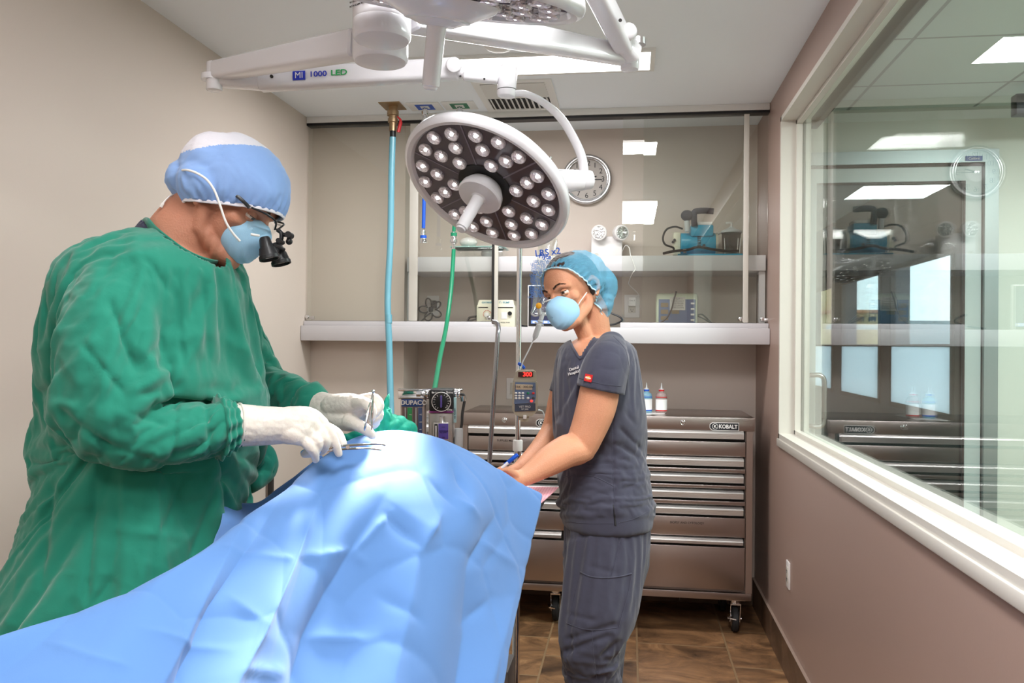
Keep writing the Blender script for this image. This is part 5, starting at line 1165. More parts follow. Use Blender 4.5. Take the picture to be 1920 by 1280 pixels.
def mask_cup(H, par, m, c, ax, r, depth, name='face_mask'):
    """moulded cup mask: an elliptic dome pointing along ax[1]"""
    b = MB(); rg = []; N = 48
    for i in range(15):
        t = i/14; rr = math.cos(t*PI/2)**.62; h = depth*math.sin(t*PI/2)**.9
        ring = []
        for k in range(N):
            a = 2*PI*k/N; rib = .0020*math.sin(9*PI*t)*(1 if -2.6 < math.atan2(math.sin(a), math.cos(a)) < -.5 else .3)*min(1, 3*(1-t)); e = .012*math.cos(a)**2 if t < .4 else .012*math.cos(a)**2*(1-(t-.4)/.6)
            ring.append(V(c)+ax[0]*(math.cos(a)*r[0]*max(rr, .02))+ax[2]*(math.sin(a)*r[1]*max(rr, .02)*(1.0 if math.sin(a) < 0 else 1-.12*abs(math.cos(a))))+ax[1]*(h-e*1.6+rib))
        rg.append(ring)
    me = b.rings(rg, False).add([p for p in rg[-1]], [tuple(range(N))]).mesh(); me = apply_mods(me, [('SOLIDIFY', dict(thickness=.0014)), ('SUBSURF', dict(levels=1, render_levels=1))])
    o = link(name, me, m, par, 1); return o
# ================================================================== SURGEON
zs_ = 1.60
fw = (RIGHT*math.cos(R(37))-UP*math.sin(R(37))-FWD*.10).normalized(); upv = (RIGHT*math.sin(R(37))+UP*math.cos(R(37)))
HS = Head(at(443, 345, zs_), fw, upv)
B = Blob(); HS.blobs(B, .955, True)
# neck, shoulders and trunk under the gown
P_, r_ = spl([(395, 395, zs_, 62), (362, 425, zs_, 66), (335, 462, zs_, 70), (318, 500, zs_, 80)]); B.cap(P_, r_)
P_, r_ = spl([(432, 420, zs_, 30), (405, 455, zs_, 36), (385, 500, zs_, 40)]); B.cap(P_, r_)
loft_px(B, [(315, 470, 66, .09, 1.6), (300, 520, 112, .15, 1.6), (300, 600, 122, .15, 1.62), (295, 720, 122, .12, 1.63), (290, 850, 125, .11, 1.63), (285, 960, 120, .12, 1.62), (280, 1000, 110, .11, 1.62)])
for zz_, dx in ((1.54, 0), (1.72, 10)):
    P_, r_ = spl([(280+dx, 980, zz_, 70), (285+dx, 1250, zz_, 60), (275+dx, 1500, zz_, 42), (270+dx, 1880, zz_, 32)]); B.cap(P_, r_)
P_, r_ = spl([(235, 540, 1.43, 50), (205, 790, 1.38, 42), (330, 808, 1.42, 38), (470, 798, 1.49, 26)]); B.cap(P_, r_)
P_, r_ = spl([(388, 540, 1.80, 38), (450, 655, 1.93, 34), (478, 716, 1.95, 26), (515, 734, 1.90, 20), (575, 752, 1.84, 15), (600, 760, 1.80, 12)]); B.cap(P_, r_)
me = B.solid(.0036, 5); HS.finish(me)
# neck creases
co = get_co(me); no = get_no(me); qx_, qy_, qz_ = cam_px(co)
w = np.exp(-((qx_-392)/26)**2-((qy_-462)/32)**2); co += no*((np.sin((qx_*.8+qy_*.25)*.42)*.0016*w)[:, None]); set_co(me, co)
person1 = link('person', me, M['skinM'], None, 1); tag(person1, 'surgeon in green gown and blue cap leaning over the drape with instruments in both hands', 'person')
HS.eyes(person1, M['skinM'], mat('iris_grey', S(70, 80, 84), .2), (0, -.3), (2, -22)); HS.brow(person1, mat('grey_brown_hair', S(70, 56, 46), .8))
# short hair below the cap
hb, _ = surgical_cap(HS, 'hair', person1, mat('short_greying_hair', S(120, 96, 80), .9, bump=.6, bscale=300), (.50, -.866), .060, (.0745, .0930, .080), (0, -.008, -.004), wr=.0005, wsc=60, band=False)
# shirt collar
B = Blob(); P_, r_ = spl([(352, 440, zs_, 74), (330, 468, zs_, 82), (315, 510, zs_, 100)]); B.cap(P_, r_); P_, r_ = spl([(392, 478, zs_, 42), (380, 520, zs_, 56)]); B.cap(P_, r_)
me = B.solid(.006, 5); cut(me, lambda c: (lambda p: (p[1] < 428+(p[0]-290)*.66))(cam_px(c))); link('undershirt', apply_mods(me, [('SOLIDIFY', dict(thickness=.003))]), M['undershirt'], person1, 1)
# ---- gown
B = Blob()
loft_px(B, [(318, 440, 60, .085, 1.6), (300, 462, 112, .15, 1.6), (297, 500, 150, .20, 1.6), (298, 560, 162, .215, 1.6), (300, 640, 165, .20, 1.61), (298, 720, 172, .19, 1.61), (290, 800, 180, .19, 1.61), (284, 870, 182, .19, 1.61),
 (262, 950, 190, .19, 1.60), (238, 1040, 196, .20, 1.58), (222, 1120, 204, .21, 1.56), (206, 1200, 212, .22, 1.55), (200, 1330, 214, .22, 1.55), (200, 1420, 212, .22, 1.55)])
P_, r_ = spl([(238, 520, 1.46, 70), (215, 580, 1.42, 88), (200, 670, 1.39, 98), (198, 750, 1.37, 92), (212, 806, 1.37, 74), (268, 822, 1.385, 66), (330, 812, 1.41, 64), (390, 802, 1.44, 62), (428, 800, 1.462, 50), (441, 799, 1.468, 42)], 5); B.cap(P_[:-2], r_[:-2])
P_, r_ = spl([(388, 540, 1.80, 58), (425, 600, 1.86, 58), (450, 655, 1.93, 54), (478, 714, 1.95, 50), (515, 734, 1.90, 42), (545, 744, 1.87, 38), (575, 751, 1.84, 30), (588, 754, 1.82, 27)], 5); B.cap(P_[:-2], r_[:-2])
B.cap([at(470, 800, 1.80), at(478, 850, 1.78), at(470, 880, 1.76)], [.03, .026, .018])    # loose cloth at the waist, far side
def drape_sim(me, pin, frames=25, shrink=-.17, inset=.016, bend=.12, stiff=60, grav=1.0, inflate=0.0, quality=5, maxpress=0):
    """let the cloth buckle over an inner form: the cloth's rest size is a little larger than the form it covers"""
    inner = me.copy(); co = get_co(inner); no = get_no(inner); set_co(inner, co-no*inset)
    io = bpy.data.objects.new('form', inner); COL.objects.link(io); cm = io.modifiers.new('c', 'COLLISION'); io.collision.thickness_outer = .003; io.collision.cloth_friction = 12
    ob = bpy.data.objects.new('cloth', me); COL.objects.link(ob); vg = ob.vertex_groups.new(name='pin')
    for i in np.nonzero(pin > 0)[0]: vg.add([int(i)], float(min(1, pin[i])), 'REPLACE')
    cl = ob.modifiers.new('cloth', 'CLOTH'); st = cl.settings; st.quality = quality; st.mass = .25; st.tension_stiffness = stiff; st.compression_stiffness = stiff; st.shear_stiffness = stiff*.4; st.bending_stiffness = bend
    st.tension_damping = 8; st.compression_damping = 8; st.shear_damping = 8; st.bending_damping = .6; st.air_damping = 3
    st.vertex_group_mass = 'pin'; st.shrink_min = shrink; st.effector_weights.gravity = grav
    cl.collision_settings.distance_min = .003; cl.collision_settings.collision_quality = 2; cl.point_cache.frame_start = 1; cl.point_cache.frame_end = frames+2
    for f in range(1, frames+1): SC.frame_set(f)
    r = bpy.data.meshes.new_from_object(ob.evaluated_get(bpy.context.evaluated_depsgraph_get()))
    bpy.data.objects.remove(ob); bpy.data.objects.remove(io); SC.frame_set(1); return r
import time as _t
me = B.solid(.0095, 3); co = get_co(me); no = get_no(me); gx, gy, gz = cam_px(co)
set_co(me, co+no*(fbm(warp(co*3.2, .4, .8), 2, 4)*.012+fbm(co*14, 2, 9)*.004)[:, None])
pin = ((gx > 428) & (gy > 740) & (gy < 850) & (gz < 1.52)) | ((gx > 578) & (gy > 730)) | ((gy < 500) & (gx > 255) & (gx < 425)) | (gy > 1420)
t0_ = _t.time(); me = drape_sim(me, pin.astype(float)); print('sim', len(me.vertices), round(_t.time()-t0_, 1))
me = apply_mods(me, [('SUBSURF', dict(levels=1, render_levels=1))])
co = get_co(me); no = get_no(me); gx, gy, gz = cam_px(co)
side = co@np.array(RIGHT); dep = co@np.array(FWD); hgt = co[:, 2]
edge = lambda q, k, sd, wa=.45, ws=1.1: (lambda f: np.exp(-(f[1]-f[0])*k))(worley(warp(q, wa, ws, 9), sd))
e3 = edge(np.stack([side*20, dep*20, hgt*13], 1), 6, 24); d = (e3-.3)*.0020
# crease lines drawn as long dents (px-space description of the folds on the camera side only)
def dent(a, b, w, amp, zmax=1.75):
    a = np.array(a, float); b = np.array(b, float); dd = b-a; L = np.linalg.norm(dd); dd /= L; qq = np.stack([gx, gy], 1)-a; s_ = qq@dd; rr_ = qq@np.array([-dd[1], dd[0]])
    e = np.clip(np.minimum(s_, L-s_)/25+.2, 0, 1)*(np.minimum(s_, L-s_) > -5); return amp*e*np.exp(-(rr_/w)**2)*(gz < zmax)
for a, b, w_, am_ in [((205, 560), (255, 700), 9, -.016), ((255, 700), (300, 640), 8, -.013), ((150, 640), (240, 745), 9, -.012), ((258, 742), (300, 735), 8, -.015), ((100, 760), (220, 850), 9, -.010), ((330, 745), (325, 860), 8, -.010), ((385, 735), (395, 860), 8, -.012), ((300, 700), (310, 520), 8, -.010), ((230, 770), (320, 800), 8, -.009), ((170, 820), (330, 880), 8, -.008),
 ((235, 740), (330, 690), 10, .010), ((375, 900), (440, 900), 12, -.008), ((180, 900), (160, 1130), 9, -.014), ((300, 900), (310, 1080), 9, -.008), ((350, 880), (300, 1010), 9, -.008), ((360, 1010), (200, 990), 9, .006), ((420, 880), (350, 1060), 9, -.010), ((100, 900), (75, 1100), 10, -.016), ((215, 1080), (140, 1180), 9, -.010), ((130, 960), (230, 950), 8, -.006),
 ((330, 540), (345, 700), 8, -.006), ((380, 530), (395, 720), 8, -.006), ((420, 560), (430, 720), 8, -.005), ((260, 470), (330, 560), 9, -.008), ((220, 470), (180, 540), 9, -.008), ((440, 820), (455, 900), 7, -.008)]: d = d+dent(a, b, w_*.8, am_*.45)
d = np.where((gz > 1.76) & (gx > 455), d*.45+.003, d); co = co+no*d[:, None]; set_co(me, co)
# neck opening and sleeve ends
def open_neck(c):
    x, y, z = cam_px(c); yl = np.interp(x, [250, 276, 300, 340, 395, 410], [400, 418, 436, 466, 492, 500]); h = np.array(c)@np.array(FWD)
    return (y < yl) & (x > 262) & (x < 420)
cut(me, open_neck)
me = apply_mods(me, [('SMOOTH', dict(factor=.4, iterations=1)), ('SOLIDIFY', dict(thickness=.002, offset=1))])
gown = link('gown', me, M['gown'], person1, 1)
# collar binding
cb = smooth_path([at(268, 420, 1.66), at(276, 417, 1.55), at(292, 434, 1.515), at(318, 455, 1.505), at(345, 474, 1.505), at(372, 487, 1.51), at(396, 493, 1.54), at(405, 492, 1.60)], 6)
MB().tube(cb, .0075, 10, flat=(.6, 1.3)).build('collar', M['gown'], gown)
MB().tube(smooth_path([at(100, 836, 1.52), at(82, 838, 1.52), at(70, 842, 1.52), at(63, 851, 1.52), at(70, 853, 1.52), at(76, 846, 1.52)], 6), .0048, 8).build('gown_tie', M['gown'], gown)
# near cuff gathered, far knit cuff
def cuff(a, b, ra, rb, nm, par, amp=.002, nf=17):
    a = V(a); b = V(b); x, y, d_ = frame_axes(b-a); L = (b-a).length; rg = []
    for i in range(15):
        t = i/14; rg.append([a+d_*L*t+(x*math.cos(k*2*PI/72)+y*math.sin(k*2*PI/72))*(ra+(rb-ra)*t+amp*math.sin(nf*k*2*PI/72+t*3)*(1-.4*t)+amp*.8*math.sin(t*19)) for k in range(72)])
    return MB().rings(rg, True).build(nm, M['gown'], par, 80)
cuff(at(408, 801, 1.452), at(446, 798, 1.474), pxm(60, 1.45), pxm(40, 1.47), 'gathered_cuff', gown, .0035, 13)
cuff(at(556, 744, 1.86), at(592, 756, 1.815), pxm(32, 1.85), pxm(27.5, 1.82), 'knit_cuff', gown, .0009, 36)
# ---- cap
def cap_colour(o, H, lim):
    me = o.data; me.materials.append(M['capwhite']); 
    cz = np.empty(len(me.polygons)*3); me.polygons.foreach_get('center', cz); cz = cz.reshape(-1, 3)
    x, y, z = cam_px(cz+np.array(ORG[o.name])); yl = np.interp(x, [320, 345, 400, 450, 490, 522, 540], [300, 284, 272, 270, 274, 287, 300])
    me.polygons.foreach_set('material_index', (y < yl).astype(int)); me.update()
oc_, _ = surgical_cap(HS, 'surgical_cap', person1, M['capblue'], (.53, -.85), .053, (.089, .107, .091), (0, .002, .001), wr=.0032, vox=.0035, wsc=22,
  extra=[((0, -.074, -.050), (.066, .042, .040)), ((0, .040, .010), (.079, .066, .062)), ((0, -.03, .002), (.088, .085, .075)), ((0, -.022, -.034), (.099, .070, .060))], bandm=M['capwhite'], bandr=.0035)
cap_colour(oc_, HS, 0)
M['strap'] = mat('white_elastic', S(232, 230, 228), .6)
MB().tube(smooth_path([at(342, 319, zs_-.085), at(352, 319, zs_-.098), at(368, 324, zs_-.103), at(388, 337, zs_-.104), at(402, 357, zs_-.103), at(412, 383, zs_-.098), at(423, 415, zs_-.090), at(436, 436, zs_-.080), at(450, 452, zs_-.070)], 8), .0022, 8).build('mask_strap', M['strap'], person1)
MB().tube(smooth_path([at(330, 364, zs_-.02), at(318, 368, zs_-.04), at(308, 378, zs_-.05), at(302, 388, zs_-.05)], 6), [.0016]*14+[.003]*5, 8).build('cap_tie', M['strap'], person1)
# ---- mask
mc = HS.p(0, .078, -.072); mcup = mask_cup(HS, person1, M['mask'], mc, (HS.s, (HS.f*.93-HS.u*.16).normalized(), (HS.u*.95+HS.f*.2).normalized()), (.049, .050), .044)
MB().tube([at(470, 439, 1.54), at(487, 442, 1.545)], .0024, 8).build('nose_clip', M['strap'], mcup)
# ---- glasses with loupes
lg = []
def fr(a, b, c): return HS.p(a, b, c)
g = MB()
for q in (-1, 1):
    pts = smooth_path([fr(q*.006, .118, -.022), fr(q*.020, .116, -.010), fr(q*.045, .104, -.008), fr(q*.064, .082, -.014)], 5); g.tube(pts, .0019, 8)
g.tube([fr(-.007, .118, -.024), fr(0, .120, -.021), fr(.007, .118, -.024)], .0017)
gl = g.build('glasses_frame', M['black'], person1)
for q in (-1, 1):
    MB().tube(smooth_path([fr(q*.066, .080, -.016), fr(q*.074, .066, -.013), fr(q*.078, .052, -.012)], 5), [.0036]+[.0026]*10, 8, flat=(.6, 1.3)).build('temple_arm', M['black'], gl)
    MB().add([fr(q*.008, .1165, -.020), fr(q*.045, .1030, -.011), fr(q*.064, .0815, -.018), fr(q*.054, .094, -.049), fr(q*.028, .110, -.051), fr(q*.010, .1155, -.036)], [(0, 1, 2, 3, 4, 5)]).build('lens', M['clear'], gl)
    d_ = (HS.f*.80-HS.u*.62).normalized(); o = fr(q*.031, .122, -.046)
    MB().lathe(o, d_, [(0, .0085), (.004, .0105), (.020, .0125), (.0205, .0145), (.036, .0175), (.0365, .0190), (.043, .0190), (.0435, .0165), (.040, .016)], 28).build('loupe_barrel', M['black'], gl)
    MB().lathe(o+d_*.0395, d_, [(0, .0158), (.001, .001)], 24).build('loupe_lens', mat('loupe_glass', S(150, 150, 160), .05, metal=.8), gl)
MB().tube(smooth_path([fr(0, .121, -.022), fr(0, .130, -.022), fr(0, .137, -.030), fr(0, .140, -.040)], 4), .0042, 10).cyl(fr(-.012, .139, -.036), fr(.012, .139, -.036), .0048).cyl(fr(-.024, .144, -.046), fr(.024, .144, -.046), .0036).build('loupe_hinge', M['black'], gl)
MB().cyl(fr(-.009, .146, -.016), fr(.009, .146, -.016), .0062).cyl(fr(0, .136, -.022), fr(0, .150, -.014), .0042).sph(fr(0, .153, -.026), .0065).cyl(fr(0, .146, -.016), fr(0, .153, -.03), .004).build('loupe_knob', M['black'], gl)
# ---- gloved hands
def hand(name, par, m, palm, fingers, vox=.0022, sm=3, label=None):
    B = Blob()
    for pr in palm: P_, r_ = spl(pr, 4); B.cap(P_, r_, 16)
    for pr in fingers: P_, r_ = spl(pr, 4); B.cap(P_, r_, 14)
    me = B.solid(vox, sm, .5); co = get_co(me); no = get_no(me)
    co += no*((ridged(warp(co*70, .6, 1), 2, 8)-.5)*.0007+fbm(co*40, 2, 2)*.0006)[:, None]; set_co(me, co)
    return link(name, me, m, par, 1, label)
h1 = hand('glove', person1, M['glove'],
 [[(446, 797, 1.472, 41), (490, 798, 1.495, 37), (530, 797, 1.515, 35), (560, 797, 1.53, 32)],
  [(540, 788, 1.53, 27), (578, 786, 1.555, 24), (602, 795, 1.565, 15)], [(540, 796, 1.52, 28), (575, 797, 1.54, 25), (596, 807, 1.545, 14)],
  [(535, 804, 1.51, 27), (565, 808, 1.52, 24), (582, 819, 1.525, 13)], [(530, 808, 1.505, 24), (552, 816, 1.505, 19), (568, 825, 1.51, 12)]],
 [[(602, 793, 1.562, 12.5), (617, 809, 1.560, 11), (627, 830, 1.560, 10), (635, 850, 1.565, 8)],
  [(596, 805, 1.545, 12), (607, 821, 1.54, 11), (608, 838, 1.55, 10), (596, 848, 1.57, 8)],
  [(582, 817, 1.525, 12), (596, 829, 1.52, 11), (589, 845, 1.53, 10), (572, 850, 1.55, 8.5)],
  [(567, 824, 1.51, 11), (582, 839, 1.51, 10), (590, 852, 1.52, 9), (592, 862, 1.53, 7)],
  [(560, 795, 1.58, 16), (600, 800, 1.61, 13), (630, 812, 1.615, 11), (643, 830, 1.61, 8.5)]])
MB().torus(at(447, 797, 1.4725), (at(490, 798, 1.495)-at(446, 797, 1.472)), pxm(40.5, 1.47), .0022, 40, 8).build('glove_cuff_roll', M['glove'], h1)
h2 = hand('glove', person1, M['glove'],
 [[(592, 757, 1.815, 26), (612, 763, 1.80, 27), (635, 768, 1.78, 28), (655, 770, 1.76, 26)],
  [(625, 762, 1.77, 24), (655, 757, 1.74, 21), (672, 755, 1.72, 14)], [(625, 768, 1.79, 24), (655, 762, 1.77, 21), (678, 753, 1.75, 14)],
  [(628, 775, 1.80, 23), (658, 772, 1.79, 21), (678, 766, 1.77, 14)], [(628, 782, 1.80, 22), (655, 782, 1.79, 20), (676, 778, 1.785, 13)],
  [(612, 775, 1.78, 22), (640, 788, 1.75, 19), (660, 793, 1.725, 16)]],
 [[(670, 754, 1.715, 12.5), (688, 757, 1.69, 11), (697, 768, 1.682, 9.5), (697, 782, 1.682, 8)],
  [(677, 751, 1.745, 12), (700, 747, 1.725, 11), (711, 760, 1.715, 10), (703, 775, 1.705, 8.5)],
  [(678, 762, 1.77, 12), (702, 763, 1.75, 11), (710, 778, 1.74, 10), (702, 789, 1.73, 8.5)],
  [(676, 774, 1.785, 11), (698, 779, 1.77, 10), (704, 792, 1.76, 9), (696, 799, 1.745, 7.5)],
  [(655, 790, 1.725, 15), (674, 798, 1.70, 12), (687, 806, 1.69, 10.5), (698, 816, 1.69, 8)]])
MB().torus(at(594, 757.5, 1.814), (at(635, 768, 1.78)-at(592, 757, 1.815)), pxm(26, 1.81), .0022, 40, 8).build('glove_cuff_roll', M['glove'], h2)
# ================================================================== INSTRUMENTS
t = thing('forceps', 'fine steel tweezer forceps held upright in the surgeon far gloved hand', 'forceps', tuple(at(696, 805, 1.672)))
zf = 1.668
MB().tube(smooth_path([at(700, 733, zf), at(699.5, 750, zf), at(698, 775, zf), at(697, 806, zf)], 5), [.0022]*6+[.0034]*5+[.0024]*4+[.0009], 8, flat=(1, .6)).build('tine', M['chrome'], t)
MB().tube(smooth_path([at(700, 733, zf+.002), at(696, 752, zf-.008), at(690, 775, zf-.008), at(683, 807, zf)], 5), [.0022]*6+[.0034]*5+[.0024]*4+[.0009], 8, flat=(1, .6)).build('tine', M['chrome'], t)
MB().sph(at(700, 733, zf), .0034).build('joined_end', M['chrome'], t)
t = thing('needle_holder', 'long steel ring-handled needle holder in the surgeon near gloved hand, tips over the drape', 'needle holder', tuple(at(610, 842, 1.56)))
zn = 1.565
MB().tube(smooth_path([at(599, 845, 1.545), at(622, 839, 1.553), at(650, 835, 1.575), at(690, 833, 1.60), at(712, 832.5, 1.612), at(723, 835, 1.617)], 6), [.0020]*12+[.0026]*6+[.0018]*12+[.0007], 8).build('handle_arm', M['chrome'], t)
MB().tube(smooth_path([at(583, 850, 1.548), at(612, 846, 1.553), at(650, 841, 1.575), at(690, 840.5, 1.60), at(716, 843.5, 1.612)], 6), [.0020]*10+[.0026]*6+[.0018]*8+[.0007], 8).build('handle_arm', M['chrome'], t)
MB().torus(at(592, 842, 1.545), (FWD+UP*.5), .010, .0016, 28, 8).torus(at(575, 850, 1.55), (FWD+UP*.9), .010, .0016, 28, 8).build('finger_ring', M['chrome'], t)
MB().cyl(at(652, 838, 1.572), at(652, 838, 1.580), .0036).build('box_joint', M['chrome'], t)
# ================================================================== NURSE
zn_ = 2.60
f0 = (-RIGHT*math.sin(R(46))-FWD*math.cos(R(46))); s0 = (RIGHT*math.cos(R(46))-FWD*math.sin(R(46))); u0 = UP.copy()
f1_ = f0*math.cos(R(14))-u0*math.sin(R(14)); u1_ = u0*math.cos(R(14))+f0*math.sin(R(14))
ro = R(15); sL = s0*math.cos(ro)+u1_*math.sin(ro); u2_ = u1_*math.cos(ro)-s0*math.sin(ro)
kH = 1.0
mid = at(1046, 553, 2.50)
HN = Head(mid-f1_*.074+u2_*.029, f1_, u2_)
B = Blob(); HN.blobs(B, .955, False)
B.cap([HN.p(0, -.030, -.060), HN.p(0, -.045, -.105), at(1116, 636, 2.60), at(1122, 665, 2.60)], [.050, .049, .052, .070])
B.cap([HN.p(0, .030, -.095), at(1102, 640, 2.56), at(1098, 668, 2.55)], [.026, .024, .03])
loft_px(B, [(1120, 632, 34, .07, 2.6), (1120, 655, 62, .12, 2.6), (1120, 700, 66, .14, 2.6), (1120, 770, 66, .13, 2.6), (1126, 840, 60, .11, 2.6), (1134, 900, 66, .13, 2.6), (1137, 985, 72, .15, 2.6), (1136, 1020, 66, .14, 2.6)])
# near arm: shoulder, elbow, wrist, hand holding the pen behind the drape edge
NA = [(1137, 680, 2.45, 28), (1128, 712, 2.42, 36), (1118, 762, 2.42, 37.5), (1100, 812, 2.42, 33), (1086, 838, 2.42, 31), (1062, 846, 2.39, 31), (1030, 864, 2.36, 28), (1000, 884, 2.33, 21), (982, 895, 2.31, 17)]
P_, r_ = spl(NA); B.cap(P_, r_)
B.cap([at(1092, 842, 2.42), at(1097, 846, 2.43)], [.036, .030])
FA = [(1080, 680, 2.76, 32), (1064, 740, 2.78, 34), (1046, 800, 2.78, 29), (1030, 828, 2.74, 27), (1005, 856, 2.66, 23), (975, 880, 2.55, 16)]
P_, r_ = spl(FA); B.cap(P_, r_)
# near hand
for pr in ([(982, 895, 2.31, 15), (962, 898, 2.29, 17), (948, 896, 2.28, 15)], [(980, 898, 2.31, 14), (962, 908, 2.29, 15), (950, 906, 2.285, 13)]): P_, r_ = spl(pr, 3); B.cap(P_, r_)
for pr in ([(952, 890, 2.28, 7.5), (940, 883, 2.27, 6.5), (934, 888, 2.26, 6), (931, 896, 2.255, 5)], [(950, 898, 2.28, 7.5), (936, 896, 2.27, 6.5), (929, 903, 2.265, 6), (930, 911, 2.26, 5)], [(950, 905, 2.285, 7), (938, 907, 2.275, 6.5), (932, 914, 2.27, 5.5), (936, 920, 2.27, 5)],
           [(952, 910, 2.29, 6.5), (942, 916, 2.285, 5.5), (938, 922, 2.28, 5), (942, 926, 2.28, 4.5)], [(966, 890, 2.275, 8), (951, 881, 2.255, 7), (940, 879, 2.245, 6), (932, 883, 2.245, 5)]): P_, r_ = spl(pr, 4); B.cap(P_, r_, 12)
# far hand resting on the table behind the drape
P_, r_ = spl([(975, 880, 2.55, 15), (955, 890, 2.52, 15), (942, 896, 2.50, 12)], 3); B.cap(P_, r_)
for k in range(4): P_, r_ = spl([(943-k*1, 889+k*5, 2.5, 6.5), (930-k, 894+k*5, 2.49, 6), (920-k*.5, 901+k*5, 2.48, 5.5), (914, 908+k*4, 2.48, 4.5)], 3); B.cap(P_, r_, 12)
P_, r_ = spl([(962, 884, 2.48, 7.5), (950, 884, 2.46, 6.5), (940, 889, 2.45, 5.5)], 3); B.cap(P_, r_, 12)
for zz_, dx in ((2.52, 0), (2.70, 8)):
    P_, r_ = spl([(1136+dx, 1010, zz_, 50), (1106+dx, 1185, zz_, 38), (1115+dx, 1340, zz_, 28), (1122+dx, 1500, zz_, 22)]); B.cap(P_, r_)
me = B.solid(.0032, 4); HN.finish(me, False)
nurse = link('person', me, M['skinF'], None, 1); tag(nurse, 'nurse in charcoal scrubs, blue bouffant cap and mask, writing beside the IV pole', 'person')
HN.eyes(nurse, M['skinF'], mat('iris_brown', S(70, 44, 28), .2), (-.05, -.22), (13, -20)); HN.brow(nurse, mat('dark_brown_hair', S(52, 36, 30), .7), False)
# hair pulled back under the cap
surgical_cap(HN, 'hair', nurse, mat('dark_hair', S(64, 44, 36), .6, bump=.8, bscale=90, stretch=(1, 1, 6)), (.86, -.51), .026, (.0765, .096, .089), (0, -.008, .002), wr=.0012, wsc=60, band=False, extra=[((0, -.085, -.045), (.05, .04, .045))])
# bouffant cap: thin see-through fabric
m = bpy.data.materials.new('bouffant_fabric'); m.use_nodes = True; nt = m.node_tree; n = nt.nodes; L = nt.links; b = n['Principled BSDF']
b.inputs['Base Color'].default_value = S(110, 190, 224); b.inputs['Roughness'].default_value = .7
tc_ = n.new('ShaderNodeTexCoord'); t1 = n.new('ShaderNodeTexNoise'); t1.noise_type = 'RIDGED_MULTIFRACTAL'; t1.inputs['Scale'].default_value = 34; t1.inputs['Detail'].default_value = 4; t1.inputs['Distortion'].default_value = 1.6
mp = n.new('ShaderNodeMapping'); mp.inputs['Scale'].default_value = (1, 1, .8); L.new(tc_.outputs['Object'], mp.inputs[0]); L.new(mp.outputs[0], t1.inputs[0])
mr = n.new('ShaderNodeMapRange'); mr.inputs[1].default_value = .35; mr.inputs[2].default_value = .85; mr.inputs[3].default_value = .30; mr.inputs[4].default_value = .97; L.new(t1.outputs[0], mr.inputs[0]); L.new(mr.outputs[0], b.inputs['Alpha'])
bp = n.new('ShaderNodeBump'); bp.inputs['Strength'].default_value = .8; bp.inputs['Distance'].default_value = .006; L.new(t1.outputs[0], bp.inputs['Height']); L.new(bp.outputs[0], b.inputs['Normal'])
M['bouffant'] = m; M['hem'] = mat('cap_elastic', S(176, 206, 220), .7)
surgical_cap(HN, 'bouffant_cap', nurse, m, (.86, -.51), .034, (.090, .104, .084), (0, -.008, .000), wr=.0046, vox=.003, wsc=18, extra=[((0, -.078, -.040), (.086, .068, .082)), ((0, -.03, .006), (.096, .09, .080)), ((0, -.060, -.086), (.074, .055, .064)), ((0, -.020, -.034), (.099, .062, .062))], bandm=M['hem'], bandr=.0028)
mc = HN.p(0, .079, -.082); mk = mask_cup(HN, nurse, M['mask'], mc, (HN.s, (HN.f*.96-HN.u*.12).normalized(), (HN.u*.97+HN.f*.16).normalized()), (.052, .053), .053)
MB().tube(smooth_path([HN.p(-.012, .122, -.036), HN.p(0, .127, -.036), HN.p(.012, .122, -.036)], 4), .0018, 8).build('nose_clip', M['strap'], mk)
MB().tube(smooth_path([at(1080, 580, 2.475), at(1088, 565, 2.47), at(1096, 554, 2.475), at(1100, 548, 2.48)], 6), .0016, 8).build('mask_strap', M['strap'], nurse)
# ---- scrub top
B = Blob()
loft_px(B, [(1119, 634, 42, .075, 2.6), (1119, 648, 66, .13, 2.6), (1118, 672, 75, .16, 2.6), (1119, 720, 80, .165, 2.6), (1121, 768, 82.5, .155, 2.6), (1124, 800, 80, .145, 2.6), (1128, 835, 76, .14, 2.6), (1132, 880, 81, .15, 2.6), (1135, 930, 84, .165, 2.6), (1137, 965, 84, .17, 2.6), (1138, 984, 82, .17, 2.6)])
B.cap([at(1142, 664, 2.50), at(1136, 694, 2.47)], [pxm(32, 2.5), pxm(30, 2.47)])
me = B.solid(.0095, 3); gx, gy, gz = cam_px(get_co(me))
me = drape_sim(me, ((gy < 655) | (gy > 968)).astype(float), 14, -.07, .008, .3, 50); me = apply_mods(me, [('SUBSURF', dict(levels=1, render_levels=1))])
co = get_co(me); no = get_no(me); gx, gy, gz = cam_px(co)
side = co@np.array(RIGHT); dep = co@np.array(FWD); hgt = co[:, 2]
q = np.stack([side*8, dep*8, hgt*5], 1); f1, f2 = worley(warp(q, .4, 1.2, 5), 31)
d = (f2-f1-.3)*.002
def dent2(a, b, w, amp):
    a = np.array(a, float); b = np.array(b, float); dd = b-a; L = np.linalg.norm(dd); dd /= L; qq = np.stack([gx, gy], 1)-a; s_ = qq@dd; rr_ = qq@np.array([-dd[1], dd[0]])
    e = np.clip(np.minimum(s_, L-s_)/14+.2, 0, 1)*(np.minimum(s_, L-s_) > -4); return amp*e*np.exp(-(rr_/w)**2)*(gz < 2.62)
